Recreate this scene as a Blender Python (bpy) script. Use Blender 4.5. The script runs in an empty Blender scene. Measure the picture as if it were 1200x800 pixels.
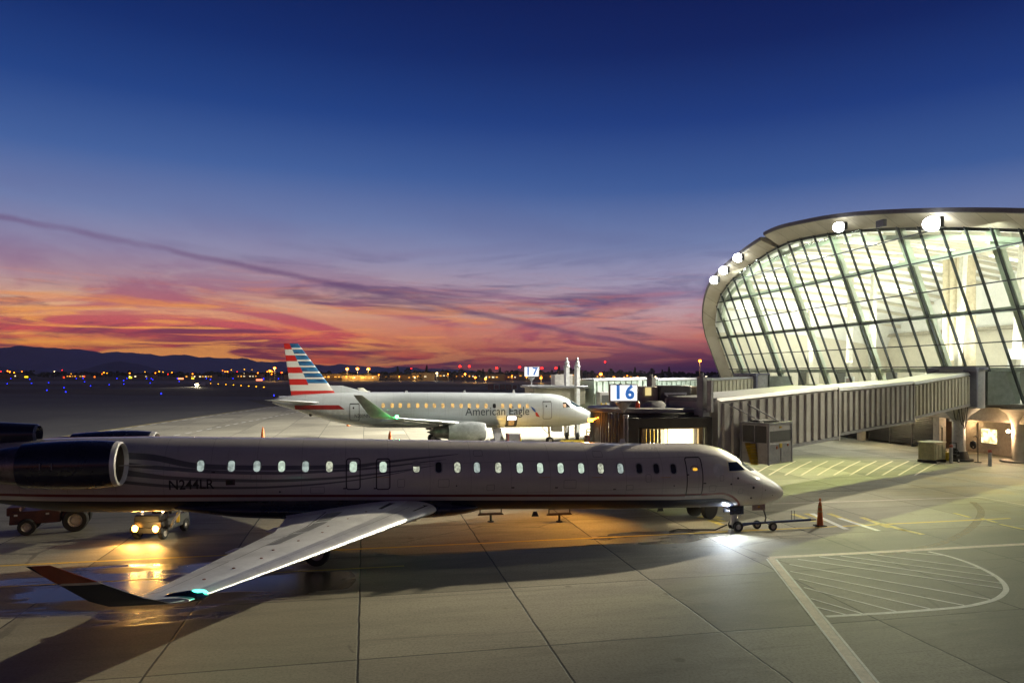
import bpy, bmesh, math, random
from mathutils import Vector, Matrix
from mathutils.geometry import tessellate_polygon
random.seed(7)
R = math.radians
S = bpy.context.scene
COL = S.collection

# ------------------------------------------------------------------ camera
F_PX, HOR, CAM_H = 850.0, 437.0, 6.9           # focal length and horizon of the photograph (1200 x 800), eye height
cam_d = bpy.data.cameras.new('camera')
cam = bpy.data.objects.new('camera', cam_d); COL.objects.link(cam)
cam.location = (0, 0, CAM_H); cam.rotation_euler = (R(90), 0, 0)
cam_d.sensor_width = 36; cam_d.lens = 36 * F_PX / 1200
cam_d.shift_y = (HOR - 400) / 1200
cam_d.clip_start = 0.1; cam_d.clip_end = 30000
S.camera = cam

# ------------------------------------------------------------------ exposure
S.view_settings.view_transform = 'Standard'; S.view_settings.look = 'None'
S.view_settings.exposure = 0; S.view_settings.gamma = 1
S.render.engine = 'CYCLES'
S.cycles.use_denoising = True
S.cycles.max_bounces = 7; S.cycles.transparent_max_bounces = 12
S.cycles.diffuse_bounces = 3; S.cycles.glossy_bounces = 3
S.cycles.sample_clamp_indirect = 4.0; S.cycles.caustics_reflective = False; S.cycles.caustics_refractive = False

def lin(c):
    return tuple(((v/255)/12.92 if v/255 <= .04045 else ((v/255+.055)/1.055)**2.4) for v in c)

class NT:
    """tiny node-tree helper"""
    def __init__(s, tree): s.t = tree; s.n = tree.nodes; s.l = tree.links
    def new(s, typ, **kw):
        n = s.n.new(typ)
        for k, v in kw.items(): setattr(n, k, v)
        return n
    def set(s, sock, v):
        if isinstance(v, bpy.types.NodeSocket): s.l.new(v, sock)
        elif v is not None:
            if hasattr(sock.default_value, '__len__') and not hasattr(v, '__len__'): v = [v]*len(sock.default_value)
            if hasattr(v, '__len__') and len(sock.default_value) == 4 and len(v) == 3: v = (*v, 1)
            sock.default_value = v
    def math(s, op, a, b=0.0, c=None, clamp=False):
        n = s.new('ShaderNodeMath', operation=op, use_clamp=clamp)
        s.set(n.inputs[0], a); s.set(n.inputs[1], b)
        if c is not None: s.set(n.inputs[2], c)
        return n.outputs[0]
    def vmath(s, op, a, b=None):
        n = s.new('ShaderNodeVectorMath', operation=op); s.set(n.inputs[0], a)
        if b is not None: s.set(n.inputs[1], b)
        return n.outputs['Value'] if op in ('DOT_PRODUCT', 'LENGTH') else n.outputs[0]
    def smooth(s, v, a, b, lo=0.0, hi=1.0):
        n = s.new('ShaderNodeMapRange', interpolation_type='SMOOTHSTEP')
        s.set(n.inputs[0], v)
        for i, q in zip((1, 2, 3, 4), (a, b, lo, hi)): n.inputs[i].default_value = q
        return n.outputs[0]
    def ramp(s, v, stops):
        n = s.new('ShaderNodeValToRGB'); s.set(n.inputs[0], v); e = n.color_ramp.elements
        while len(e) < len(stops): e.new(0.5)
        for el, (p, c) in zip(e, stops): el.position = p; el.color = (*c, 1)
        return n.outputs[0]
    def mix(s, f, a, b, typ='MIX'):
        n = s.new('ShaderNodeMix', data_type='RGBA', blend_type=typ)
        s.set(n.inputs[0], f); s.set(n.inputs[6], a); s.set(n.inputs[7], b)
        return n.outputs[2]
    def noise(s, vec, scale, detail=4, rough=.5, dist=0.0):
        n = s.new('ShaderNodeTexNoise'); s.set(n.inputs['Vector'], vec)
        n.inputs['Scale'].default_value = scale; n.inputs['Detail'].default_value = detail
        n.inputs['Roughness'].default_value = rough; n.inputs['Distortion'].default_value = dist
        return n.outputs[0]
    def mapping(s, vec, loc=(0,0,0), rot=(0,0,0), scale=(1,1,1)):
        n = s.new('ShaderNodeMapping'); s.set(n.inputs[0], vec)
        n.inputs[1].default_value = loc; n.inputs[2].default_value = rot; n.inputs[3].default_value = scale
        return n.outputs[0]

# ------------------------------------------------------------------ dusk sky (procedural, by world direction)
W = bpy.data.worlds.new('World'); S.world = W; W.use_nodes = True
w = NT(W.node_tree); w.n.clear()
tc = w.new('ShaderNodeTexCoord').outputs['Generated']
sep = w.new('ShaderNodeSeparateXYZ'); w.set(sep.inputs[0], tc)
dx, dy, dz = sep.outputs
def st(lst): return [(z/0.75, lin(c)) for z, c in lst]
elev = w.math('DIVIDE', w.math('MAXIMUM', dz, 0.0), 0.75)
left = w.ramp(elev, st([(0,(196,72,44)),(.018,(250,120,44)),(.04,(255,184,78)),(.075,(250,192,138)),(.11,(204,168,172)),(.15,(160,154,186)),(.20,(116,134,182)),(.26,(70,102,164)),(.33,(36,70,138)),(.40,(20,48,112)),(.48,(11,30,86)),(.75,(4,12,44))]))
right = w.ramp(elev, st([(0,(84,38,84)),(.02,(160,70,92)),(.045,(236,150,134)),(.08,(204,164,174)),(.12,(166,160,192)),(.17,(122,138,184)),(.24,(64,96,158)),(.32,(32,62,130)),(.40,(17,38,98)),(.48,(10,24,78)),(.75,(4,11,42))]))
az = w.smooth(dx, -.42, .34)
base = w.mix(az, left, right)
# stretched cirrus: two fields of streaks
nA = w.noise(w.mapping(tc, loc=(.3,0,.1), rot=(0, R(8), 0), scale=(1.7,1.2,11)), 2.9, 9, .64, 1.3)
nB = w.noise(w.mapping(tc, loc=(4.1,2,1.9), rot=(0, R(-6), 0), scale=(1.3,1.0,13)), 2.5, 9, .64, 1.1)
nA = w.noise(w.mapping(tc, loc=(.3,0,.1), rot=(0, R(-9), 0), scale=(1.0,.9,6.5)), 2.1, 10, .62, 1.0)
nB = w.noise(w.mapping(tc, loc=(4.1,2,1.9), rot=(0, R(-12), 0), scale=(1.1,.9,9)), 2.4, 10, .62, .9)
nC = w.noise(w.mapping(tc, loc=(9.1,5,3.3), rot=(0, R(-8), 0), scale=(1.6,1.0,16)), 3.6, 9, .6, .8)
nD = w.noise(w.mapping(tc, loc=(2.1,7,8.3), rot=(0, R(-11), 0), scale=(1.0,1.0,4.5)), 1.7, 7, .58, .7)
nE = w.noise(w.mapping(tc, loc=(5,1,2), rot=(0, R(-7), 0), scale=(2.2,1.4,30)), 3.0, 9, .66, 1.0)
low = w.smooth(dz, .10, .20, 1, 0)
lowL = w.math('MULTIPLY', w.smooth(dz, .10, .185, 1, 0), 1.0)
cl_l = w.ramp(elev, st([(0,(110,36,58)),(.02,(206,62,58)),(.05,(206,78,84)),(.09,(186,96,122)),(.13,(148,108,146)),(.18,(118,112,158)),(.3,(62,86,146))]))
cl_r = w.ramp(elev, st([(0,(66,30,80)),(.02,(122,48,92)),(.05,(150,72,112)),(.09,(128,92,138)),(.13,(112,102,152)),(.18,(94,106,156)),(.3,(50,76,136))]))
cloud = w.mix(az, cl_l, cl_r)
dk_l = w.ramp(elev, st([(0,(72,34,66)),(.03,(112,44,74)),(.08,(104,62,98)),(.14,(84,74,122)),(.3,(48,70,130))]))
dk_r = w.ramp(elev, st([(0,(44,26,70)),(.03,(62,38,88)),(.08,(78,60,112)),(.14,(76,80,134)),(.3,(44,68,128))]))
darkc = w.mix(az, dk_l, dk_r)
c1 = w.math('MULTIPLY', w.math('MULTIPLY', w.smooth(nA, .48, .60), lowL), w.smooth(dz, .05, .16, .94, .45))
c2 = w.math('MULTIPLY', w.math('MULTIPLY', w.smooth(nB, .51, .62), low), w.smooth(dz, .06, .15, .85, .45))
c3 = w.math('MULTIPLY', w.math('MULTIPLY', w.smooth(nC, .49, .61), w.smooth(dz, .05, .12, 1, 0)), .85)
soft = w.math('MULTIPLY', w.math('MULTIPLY', w.smooth(nD, .42, .66), w.smooth(dz, .15, .27, 1, 0)), w.smooth(dx, -.1, .4, .5, .35))
col = w.mix(soft, base, cloud)
col = w.mix(c1, col, cloud)
col = w.mix(c2, col, darkc)
col = w.mix(w.math('MULTIPLY', w.math('MULTIPLY', w.smooth(nE, .5, .66), w.smooth(dz, .06, .15, 1, 0)), .6), col, w.mix(az, lin((255,150,70)), lin((206,96,112))))
col = w.mix(c3, col, w.mix(az, lin((255,176,84)), lin((226,132,118))))
# a fading contrail: a great circle across the western sky
glowb = w.math('MULTIPLY', w.smooth(dz, .0, .11, 1, 0), w.smooth(dx, -.5, .4, 1, .35))
col = w.mix(1.0, col, w.mix(glowb, (1,1,1), (1.95,1.72,1.5)), 'MULTIPLY')
n_ct = Vector((-.706, 1, .2165)).cross(Vector((.188, 1, .036))).normalized()
wob = w.math('MULTIPLY', w.math('SUBTRACT', w.noise(tc, 9, 7, .7), .5), .016)
dct = w.math('ABSOLUTE', w.math('ADD', w.vmath('DOT_PRODUCT', tc, tuple(n_ct)), wob))
ct = w.math('MULTIPLY', w.smooth(dct, .0003, .0062, 1, 0), w.math('MULTIPLY', w.smooth(dy, .3, .6), w.smooth(w.noise(tc, 6, 3), .3, .6, .12, .6)))
col = w.mix(ct, col, w.mix(az, lin((112,78,122)), lin((78,56,110))))
# horizon murk and a darker sky away from the afterglow
murk = w.math('MULTIPLY', w.smooth(dz, .0, .04, 1, 0), w.smooth(dx, -.45, .1, .1, .85))
col = w.mix(murk, col, w.mix(az, lin((120,44,56)), lin((62,32,80))))
back = w.smooth(dy, -.6, .5, .35, 1)
col = w.mix(1.0, col, w.math('MULTIPLY', back, 1.0), 'MULTIPLY')
bg = w.new('ShaderNodeBackground'); w.set(bg.inputs[0], col); bg.inputs[1].default_value = 1.0
w.l.new(bg.outputs[0], w.new('ShaderNodeOutputWorld').inputs[0])

# ------------------------------------------------------------------ materials
MATS = {}
def principled(name):
    m = bpy.data.materials.new(name); m.use_nodes = True
    t = NT(m.node_tree); b = t.n['Principled BSDF']
    return m, t, b
def mat(name, c, rough=.5, metal=0.0, vary=.12, scale=3.0, bump=0.0, spec=.5, coat=0.0, srgb=False):
    if name in MATS: return MATS[name]
    m, t, b = principled(name)
    if srgb: c = lin(c)
    co = t.new('ShaderNodeTexCoord').outputs['Object']
    n1 = t.noise(co, scale, 6, .6, .3); n2 = t.noise(co, scale*7, 4, .6)
    f = t.math('ADD', t.math('MULTIPLY', n1, .7), t.math('MULTIPLY', n2, .3))
    a = tuple(max(0, v*(1-vary*1.6)) for v in c); z = tuple(min(.95, v*(1+vary*1.6)) for v in c)
    t.set(b.inputs['Base Color'], t.mix(t.smooth(f, .3, .7), a, z))
    t.set(b.inputs['Roughness'], t.math('ADD', rough-.08, t.math('MULTIPLY', n1, .16), clamp=True))
    b.inputs['Metallic'].default_value = metal
    b.inputs['Specular IOR Level'].default_value = spec
    b.inputs['Coat Weight'].default_value = coat
    if bump:
        bn = t.new('ShaderNodeBump'); bn.inputs['Strength'].default_value = bump; bn.inputs['Distance'].default_value = .02
        t.set(bn.inputs['Height'], n2); t.l.new(bn.outputs[0], b.inputs['Normal'])
    MATS[name] = m; return m
def emis(name, c, strength, noise=0.0, scale=4, base=.2):
    if name in MATS: return MATS[name]
    m, t, b = principled(name)
    col = lin(c)
    b.inputs['Base Color'].default_value = (base, base, base, 1)
    if noise:
        co = t.new('ShaderNodeTexCoord').outputs['Object']
        n1 = t.noise(co, scale, 3)
        t.set(b.inputs['Emission Color'], t.mix(t.smooth(n1, .35, .65), tuple(v*(1-noise) for v in col), col))
    else: b.inputs['Emission Color'].default_value = (*col, 1)
    b.inputs['Emission Strength'].default_value = strength
    MATS[name] = m; return m

# ------------------------------------------------------------------ mesh helpers
def link_mesh(name, me, parent=None):
    o = bpy.data.objects.new(name, me); COL.objects.link(o)
    if parent: o.parent = parent
    return o
def tag(o, label=None, cat=None, group=None, kind=None):
    if label: o['label'] = label
    if cat: o['category'] = cat
    if group: o['group'] = group
    if kind: o['kind'] = kind
    return o
def thing(name, label, cat, loc=(0,0,0), rz=0.0, group=None):
    o = bpy.data.objects.new(name, None); COL.objects.link(o)
    o.location = loc; o.rotation_euler = (0, 0, rz); o.empty_display_size = .3
    return tag(o, label, cat, group)
def copy_tree(o, parent=None):
    c = o.copy(); COL.objects.link(c)
    if parent is not None: c.parent = parent
    for ch in list(o.children): copy_tree(ch, c)
    return c
class MB:
    def __init__(s): s.bm = bmesh.new()
    def faces(s, vs, fs, mi=0):
        v = [s.bm.verts.new(p) for p in vs]
        for f in fs:
            try: q = s.bm.faces.new([v[i] for i in f]); q.material_index = mi
            except ValueError: pass
        return s
    def hexa(s, p, mi=0):      # 8 points: bottom 4 then top 4
        return s.faces(p, [(3,2,1,0),(4,5,6,7),(0,1,5,4),(1,2,6,5),(2,3,7,6),(3,0,4,7)], mi)
    def box(s, c, d, rz=0.0, mi=0, taper=(1,1)):
        x, y, z = (v/2 for v in d); ca, sa = math.cos(rz), math.sin(rz); pts = []
        for zz, k in ((-z, (1,1)), (z, taper)):
            for ax, ay in ((-x,-y),(x,-y),(x,y),(-x,y)):
                ax *= k[0]; ay *= k[1]
                pts.append((c[0]+ax*ca-ay*sa, c[1]+ax*sa+ay*ca, c[2]+zz))
        return s.hexa(pts, mi)
    def bar(s, p0, p1, w, h, mi=0, up=(0,0,1)):   # rectangular bar between two points
        p0, p1 = Vector(p0), Vector(p1); d = (p1-p0).normalized(); u = Vector(up)
        if abs(d.dot(u)) > .99: u = Vector((1,0,0))
        sx = d.cross(u).normalized()*w/2; sy = sx.cross(d).normalized()*h/2
        return s.hexa([p0-sx-sy, p0+sx-sy, p1+sx-sy, p1-sx-sy, p0-sx+sy, p0+sx+sy, p1+sx+sy, p1-sx+sy], mi)
    def cyl(s, p0, p1, r0, r1=None, n=16, mi=0, cap=True):
        r1 = r0 if r1 is None else r1
        p0, p1 = Vector(p0), Vector(p1); d = (p1-p0).normalized()
        u = d.orthogonal().normalized(); v = d.cross(u); pts = []
        for p, r in ((p0, r0), (p1, r1)):
            for i in range(n):
                a = 2*math.pi*i/n; pts.append(p + (u*math.cos(a)+v*math.sin(a))*r)
        fs = [(i, (i+1)%n, n+(i+1)%n, n+i) for i in range(n)]
        if cap: fs += [tuple(range(n-1,-1,-1)), tuple(range(n, 2*n))]
        return s.faces(pts, fs, mi)
    def lathe(s, prof, axis='z', c=(0,0,0), n=24, mi=0):   # prof: (r, h)
        c = Vector(c); pts = []
        for r, h in prof:
            for i in range(n):
                a = 2*math.pi*i/n; x, y = r*math.cos(a), r*math.sin(a)
                pts.append(c + Vector({'z':(x,y,h),'x':(h,x,y),'y':(y,h,x)}[axis]))
        fs = []
        for k in range(len(prof)-1):
            for i in range(n):
                j = (i+1)%n; fs.append((k*n+i, k*n+j, (k+1)*n+j, (k+1)*n+i))
        return s.faces(pts, fs, mi)
    def tube(s, pts, r, n=8, mi=0):
        for a, b in zip(pts, pts[1:]): s.cyl(a, b, r, r, n, mi)
        return s
    def sphere(s, c, r, n=12, mi=0, sz=1.0):
        prof = [(max(1e-4, r*math.sin(math.pi*k/(n//2+2))), -r*sz*math.cos(math.pi*k/(n//2+2))) for k in range(n//2+3)]
        return s.lathe(prof, 'z', c, n, mi)
    def build(s, name, m, parent=None, smooth=True, bevel=0.0):
        bmesh.ops.remove_doubles(s.bm, verts=s.bm.verts, dist=1e-5)
        bmesh.ops.recalc_face_normals(s.bm, faces=s.bm.faces)
        me = bpy.data.meshes.new(name); s.bm.to_mesh(me); s.bm.free()
        for x in (m if isinstance(m, (list, tuple)) else [m]): me.materials.append(x)
        if smooth:
            me.set_sharp_from_angle(angle=R(32))
            for p in me.polygons: p.use_smooth = True
        o = link_mesh(name, me, parent)
        if bevel:
            b = o.modifiers.new('edge', 'BEVEL'); b.width = bevel; b.segments = 1; b.limit_method = 'ANGLE'; b.angle_limit = R(50)
        return o
def gnd(px, py, z=0.0):       # where the photo pixel meets the level z
    Y = F_PX*(CAM_H-z)/(py-HOR); return Vector(((px-600)/F_PX*Y, Y, z))
def at(px, py, Y):            # point of a photo pixel at distance Y
    return Vector(((px-600)/F_PX*Y, Y, CAM_H-(py-HOR)/F_PX*Y))
def interp(tab, x):
    if x <= tab[0][0]: return tab[0][1]
    for (a, u), (b, v) in zip(tab, tab[1:]):
        if x <= b: return u+(v-u)*(x-a)/(b-a)
    return tab[-1][1]
def text_mesh(txt, size=1.0, shear=0.0, bold=0.0, space=1.0):
    cu = bpy.data.curves.new('lettering', 'FONT'); cu.body = txt; cu.size = size; cu.shear = shear; cu.offset = bold
    cu.resolution_u = 3; cu.space_character = space; cu.align_x = 'CENTER'; cu.align_y = 'CENTER'
    o = bpy.data.objects.new('lettering', cu); COL.objects.link(o)
    bpy.context.view_layer.update()
    me = bpy.data.meshes.new_from_object(o.evaluated_get(bpy.context.evaluated_depsgraph_get()))
    bpy.data.objects.remove(o); bpy.data.curves.remove(cu)
    return me

ANG = math.atan(850/4200); CA, SA = math.cos(ANG), math.sin(ANG)     # stand axis: aircraft noses point this way
G0 = Vector((9.77, 31.7, 0))                                          # nose gear of the near jet
def stand(a, b, z=0.0): return Vector((G0.x + a*CA - b*SA, G0.y + a*SA + b*CA, z))

# ------------------------------------------------------------------ ground materials
def concrete_ground():
    m, t, b = principled('apron_concrete')
    co = t.new('ShaderNodeTexCoord').outputs['Object']
    loc = t.mapping(t.vmath('SUBTRACT', co, tuple(G0)), rot=(0, 0, -ANG))
    sp = t.new('ShaderNodeSeparateXYZ'); t.set(sp.inputs[0], loc)
    sa = t.math('DIVIDE', t.math('ADD', sp.outputs[0], 16.04), 4.75)
    sb = t.math('DIVIDE', t.math('ADD', sp.outputs[1], 11.28), 5.0)
    wig = t.math('MULTIPLY', t.math('SUBTRACT', t.noise(loc, .8, 3), .5), .02)
    def joint(v, size):
        fr = t.math('FRACT', t.math('ADD', t.math('ADD', v, .5), wig)); d = t.math('ABSOLUTE', t.math('SUBTRACT', fr, .5))
        return t.smooth(t.math('MULTIPLY', d, size), .014, .04, 1, 0)
    j = t.math('MAXIMUM', joint(sa, 4.75), t.math('MULTIPLY', joint(sb, 5.0), .75))
    ce = t.new('ShaderNodeCombineXYZ'); t.set(ce.inputs[0], t.math('FLOOR', sa)); t.set(ce.inputs[1], t.math('FLOOR', sb))
    wn = t.new('ShaderNodeTexWhiteNoise', noise_dimensions='2D'); t.set(wn.inputs['Vector'], ce.outputs[0])
    big = t.noise(loc, .07, 5, .6, .4); mid = t.noise(t.mapping(loc, scale=(.25, 1, 1)), .9, 7, .68, .5); fine = t.noise(loc, 14, 6, .7)
    c = t.mix(t.smooth(big, .35, .68), (.25,.225,.165), (.42,.385,.29))
    c = t.mix(t.math('MULTIPLY', t.smooth(mid, .42, .64), .78), c, (.15,.14,.11))
    c = t.mix(.45, c, t.ramp(wn.outputs[0], [(0, (.15,.135,.10)), (1, (.50,.46,.35))]))
    c = t.mix(t.math('MULTIPLY', t.smooth(fine, .42, .70), .55), c, (.14,.13,.10))
    # oil drips and tyre soot
    oil = t.smooth(t.noise(loc, .55, 4, .7, .8), .70, .76)
    c = t.mix(t.math('MULTIPLY', oil, .8), c, (.09,.08,.065))
    dots = t.new('ShaderNodeTexVoronoi', feature='F1'); t.set(dots.inputs['Vector'], loc); dots.inputs['Scale'].default_value = .55
    c = t.mix(t.math('MULTIPLY', t.smooth(dots.outputs[0], .05, .10, 1, 0), .5), c, (.1,.085,.06))
    # long cracks and soot streaks along the parking direction
    streak = t.smooth(t.noise(t.mapping(loc, scale=(.06, 1.6, 1)), 1.0, 5, .6, .2), .56, .72)
    c = t.mix(t.math('MULTIPLY', streak, .35), c, (.16,.15,.125))
    vo = t.new('ShaderNodeTexVoronoi', feature='DISTANCE_TO_EDGE'); t.set(vo.inputs['Vector'], t.mapping(loc, scale=(1,1.3,1))); vo.inputs['Scale'].default_value = .16
    cr = t.math('MULTIPLY', t.smooth(t.math('ADD', vo.outputs[0], t.math('MULTIPLY', t.math('SUBTRACT', t.noise(loc, 1.4, 6, .7), .5), .06)), .004, .012, 1, 0), t.smooth(t.noise(loc, .09, 3), .52, .6))
    c = t.mix(t.math('MULTIPLY', cr, .55), c, (.07,.065,.05))
    tyre = t.smooth(t.noise(t.mapping(loc, rot=(0,0,.12), scale=(.05, 2.6, 1)), 1.3, 4, .6, .15), .60, .72)
    c = t.mix(t.math('MULTIPLY', tyre, .45), c, (.10,.095,.085))
    c = t.mix(t.math('MULTIPLY', t.smooth(t.noise(loc, 2.3, 8, .75), .52, .72), .30), c, (.15,.14,.115))
    # rusty wash-out near the building
    rs = t.vmath('LENGTH', t.vmath('SUBTRACT', t.mapping(co, scale=(1, 1.1, 1)), (33, 47, 0)))
    c = t.mix(t.math('MULTIPLY', t.smooth(rs, 3, 15, 1, 0), t.smooth(t.noise(loc, .35, 4), .4, .62, 0, .5)), c, (.36,.26,.11))
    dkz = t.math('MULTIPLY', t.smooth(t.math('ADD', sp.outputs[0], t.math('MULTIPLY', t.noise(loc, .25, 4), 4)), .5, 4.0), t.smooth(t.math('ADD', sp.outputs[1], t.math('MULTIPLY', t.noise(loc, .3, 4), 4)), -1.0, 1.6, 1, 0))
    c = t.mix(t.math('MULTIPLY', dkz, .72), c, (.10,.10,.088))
    c = t.mix(j, c, (.035,.034,.03))
    # wet patches beneath and left of the near jet
    wet_c = t.vmath('LENGTH', t.mapping(t.vmath('SUBTRACT', loc, (-22.5, -4.2, 0)), scale=(1/7.5, 1/4.6, 1)))
    wet_n = t.noise(t.mapping(loc, scale=(.28, 1, 1)), .62, 5, .55, .5)
    wet2 = t.vmath('LENGTH', t.mapping(t.vmath('SUBTRACT', loc, (-3.6, -.6, 0)), scale=(1/4.5, 1/1.7, 1)))
    wcov = t.math('MAXIMUM', t.smooth(wet_c, .5, 1.05, 1, 0), t.math('MULTIPLY', t.smooth(wet2, .5, 1.0, 1, 0), .95))
    wet = t.math('MULTIPLY', t.smooth(t.math('ADD', wet_n, t.math('MULTIPLY', wcov, .16)), .56, .66), t.smooth(wcov, .05, .4))
    c = t.mix(t.math('MULTIPLY', wet, .72), c, (.045,.043,.04))
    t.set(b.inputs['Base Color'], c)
    rg = t.math('ADD', .52, t.math('MULTIPLY', fine, .35))
    rg = t.math('ADD', t.math('MULTIPLY', rg, t.math('SUBTRACT', 1, wet)), t.math('MULTIPLY', wet, .20))
    t.set(b.inputs['Roughness'], rg)
    bn = t.new('ShaderNodeBump'); bn.inputs['Strength'].default_value = .35; bn.inputs['Distance'].default_value = .02
    h = t.math('SUBTRACT', t.math('ADD', fine, t.math('MULTIPLY', mid, .6)), t.math('MULTIPLY', j, 2))
    t.set(bn.inputs['Height'], t.math('MULTIPLY', h, t.math('SUBTRACT', 1.0, t.math('MULTIPLY', wet, .80))))
    t.l.new(bn.outputs[0], b.inputs['Normal'])
    return m
M_APRON = concrete_ground()
M_ASPH = mat('asphalt', (.055,.052,.048), .8, vary=.25, scale=.05, bump=.2)
M_GRASS = mat('dry_grass', (.05,.042,.022), .95, vary=.45, scale=.02)
M_SHOULD = mat('shoulder_concrete', (.16,.15,.12), .75, vary=.25, scale=.06)

def sheet(name, pts, z, m, kind='structure'):
    o = MB().faces([(p[0], p[1], z) for p in pts], [tuple(range(len(pts)))]).build(name, m, smooth=False)
    return tag(o, kind=kind)
sheet('ground', [(-12000,-400),(12000,-400),(12000,12000),(-12000,12000)], -.02, M_GRASS)
sheet('apron', [(-46,-60),(120,-60),(120,150),(-20,165),(-50,150)], 0, M_APRON)
sheet('taxiway', [(-220,-60),(-46.02,-60),(-50.02,150),(-70,190),(-220,230)], -.006, M_ASPH)
sheet('service_road', [(-220,236),(-20,172),(160,158),(160,176),(-20,192),(-220,262)], -.008, M_ASPH)
sheet('runway', [(-1200,330),(900,300),(900,345),(-1200,375)], -.01, M_ASPH)
sheet('distant_apron', [(-400,455),(330,470),(330,640),(-400,640)], -.012, M_SHOULD)

# ------------------------------------------------------------------ paint on the ground
def paint_mat(name, c, wear=.5):
    m, t, b = principled(name)
    co = t.new('ShaderNodeTexCoord').outputs['Object']
    n = t.noise(co, 3.2, 8, .75, .3)
    n2 = t.noise(co, 22, 5, .7)
    f = t.smooth(t.math('ADD', t.math('MULTIPLY', n, .6), t.math('MULTIPLY', n2, .4)), .40, .62)
    t.set(b.inputs['Base Color'], t.mix(t.math('MULTIPLY', n2, .35), c, tuple(v*.6 for v in c)))
    t.set(b.inputs['Alpha'], t.math('SUBTRACT', 1.0, t.math('MULTIPLY', f, wear), clamp=True))
    b.inputs['Roughness'].default_value = .6
    return m
P_WHITE = paint_mat('worn_white_paint', (.90,.88,.84), .2)
P_PINK = paint_mat('faded_red_paint', (.78,.64,.56), .25)
P_YEL = paint_mat('yellow_paint', (.80,.55,.05), .12)
P_YELF = paint_mat('faded_yellow_paint', (.78,.62,.14), .4)
P_RUST = paint_mat('rust_stain', (.20,.125,.04), 1.0)
ZM = .004
def stripe_pts(pts, wd, closed=False):
    L, Rr = [], []
    n = len(pts)
    for i, p in enumerate(pts):
        a = pts[max(0, i-1)]; b = pts[min(n-1, i+1)]
        d = Vector((b[0]-a[0], b[1]-a[1])).normalized(); q = Vector((-d.y, d.x))*wd/2
        L.append((p[0]+q.x, p[1]+q.y)); Rr.append((p[0]-q.x, p[1]-q.y))
    return L, Rr
def marking(name, lines, wd, m, z=ZM):
    mb = MB()
    for ln in lines:
        pts = [gnd(*p) if len(p) == 2 else Vector(p) for p in ln]
        L, Rr = stripe_pts(pts, wd); n = len(pts)
        mb.faces([(x, y, z) for x, y in L+Rr], [(i, i+1, n+i+1, n+i) for i in range(n-1)])
    return tag(mb.build(name, m, smooth=False), kind='structure')
lead = [stand(a, -.02) for a in (-60, -40, -20, 0, 8, 14.2)]
marking('lead_in_line', [[(p.x, p.y, 0) for p in lead]], .17, P_YEL, ZM)
marking('lead_in_line', [[(x*1.0, y, 0) for x, y, _ in (stand(a, -2.9) for a in (-60, -14.5))]], .12, P_YELF, ZM)
marking('lead_in_line', [[tuple(Vector((8.2, 72, 0)) + Vector((CA, SA, 0))*a) for a in (-60, 6)]], .15, P_YEL)
ENV_A = [(903,653),(1050,645.5),(1240,635)]; ENV_B = [(903,653),(960,725),(1060,850)]
marking('envelope_line', [ENV_A], .30, P_PINK, ZM)
marking('envelope_line', [ENV_B], .26, P_PINK, ZM*2)
for off in (-.17, .17):
    q0, q1 = gnd(904,655), gnd(1060,850); d = (q1-q0).normalized(); n = Vector((-d.y, d.x, 0))*off
    marking('envelope_edge_line', [[tuple(q0+n), tuple(q1+n)]], .07, P_WHITE, ZM*3)
marking('clearance_line', [[(905,590),(1020,586.5),(1148,582),(1230,597)]], .14, P_PINK)
curve = [(1088,646),(1110,651),(1135,659),(1155,668),(1170,677),(1178,686),(1178,693),(1168,701),(1150,706.5),(1125,711),(1080,715),(1020,719),(968,722)]
def cat(pts, k=6):
    out = []; P = [Vector(p) for p in pts]; P = [P[0]*2-P[1]] + P + [P[-1]*2-P[-2]]
    for i in range(1, len(P)-2):
        for j in range(k):
            t = j/k; out.append(tuple(.5*((2*P[i]) + (P[i+1]-P[i-1])*t + (2*P[i-1]-5*P[i]+4*P[i+1]-P[i+2])*t*t + (3*P[i]-P[i-1]-3*P[i+1]+P[i+2])*t**3)))
    out.append(tuple(P[-2])); return out
marking('hatch_outline', [cat(curve)], .16, P_WHITE, ZM)
hatch = [((1062,647),(1112,651)),((1020,649),(1150,666)),((985,651),(1166,675)),((960,652),(1173,683)),((935,655),(1174,689)),((925,661),(1160,702)),((926,669),(1130,709)),((936,678),(1090,713)),((942,688),(1050,716)),((950,701),(1012,719)),((957,711),(992,720))]
marking('hatch_lines', [list(h) for h in hatch], .085, P_WHITE, ZM*2)
# stop bars and number blocks across the lead-in line
yl = [((929,602),(955,611)),((944,601.5),(975,612)),((951,601.5),(992,620)),((971,601.5),(1010,615)),((984,607),(1030,622)),((1010,606),(1042,618)),((1032,613),(1062,622)),((1056,620),(1082,626)),((1118,601),(1137,606)),((1150,607),(1168,612)),((1172,614),(1200,620)),((1117,625),(1140,630))]
marking('stop_bar', [list(h) for h in yl[:2]+yl[3:4]+yl[5:8]], .30, P_YELF, ZM*2)
marking('stop_bar', [list(h) for h in yl[2:3]+yl[4:5]], .26, P_WHITE, ZM*3)
marking('dashed_yellow_line', [list(h) for h in yl[8:11]], .2, P_YELF, ZM*2)
marking('stand_number', [[(815,599),(846,607)],[(820,606.5),(835,601)],[(832,609),(846,615)],[(824,602.5),(848,611)]], .3, P_YELF, ZM*2)
marking('rust_stain', [cat([(1140,588),(1149,597),(1148,606),(1138,618),(1122,628),(1100,637),(1060,645),(1030,650)])], .32, P_RUST, ZM*.6)
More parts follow.
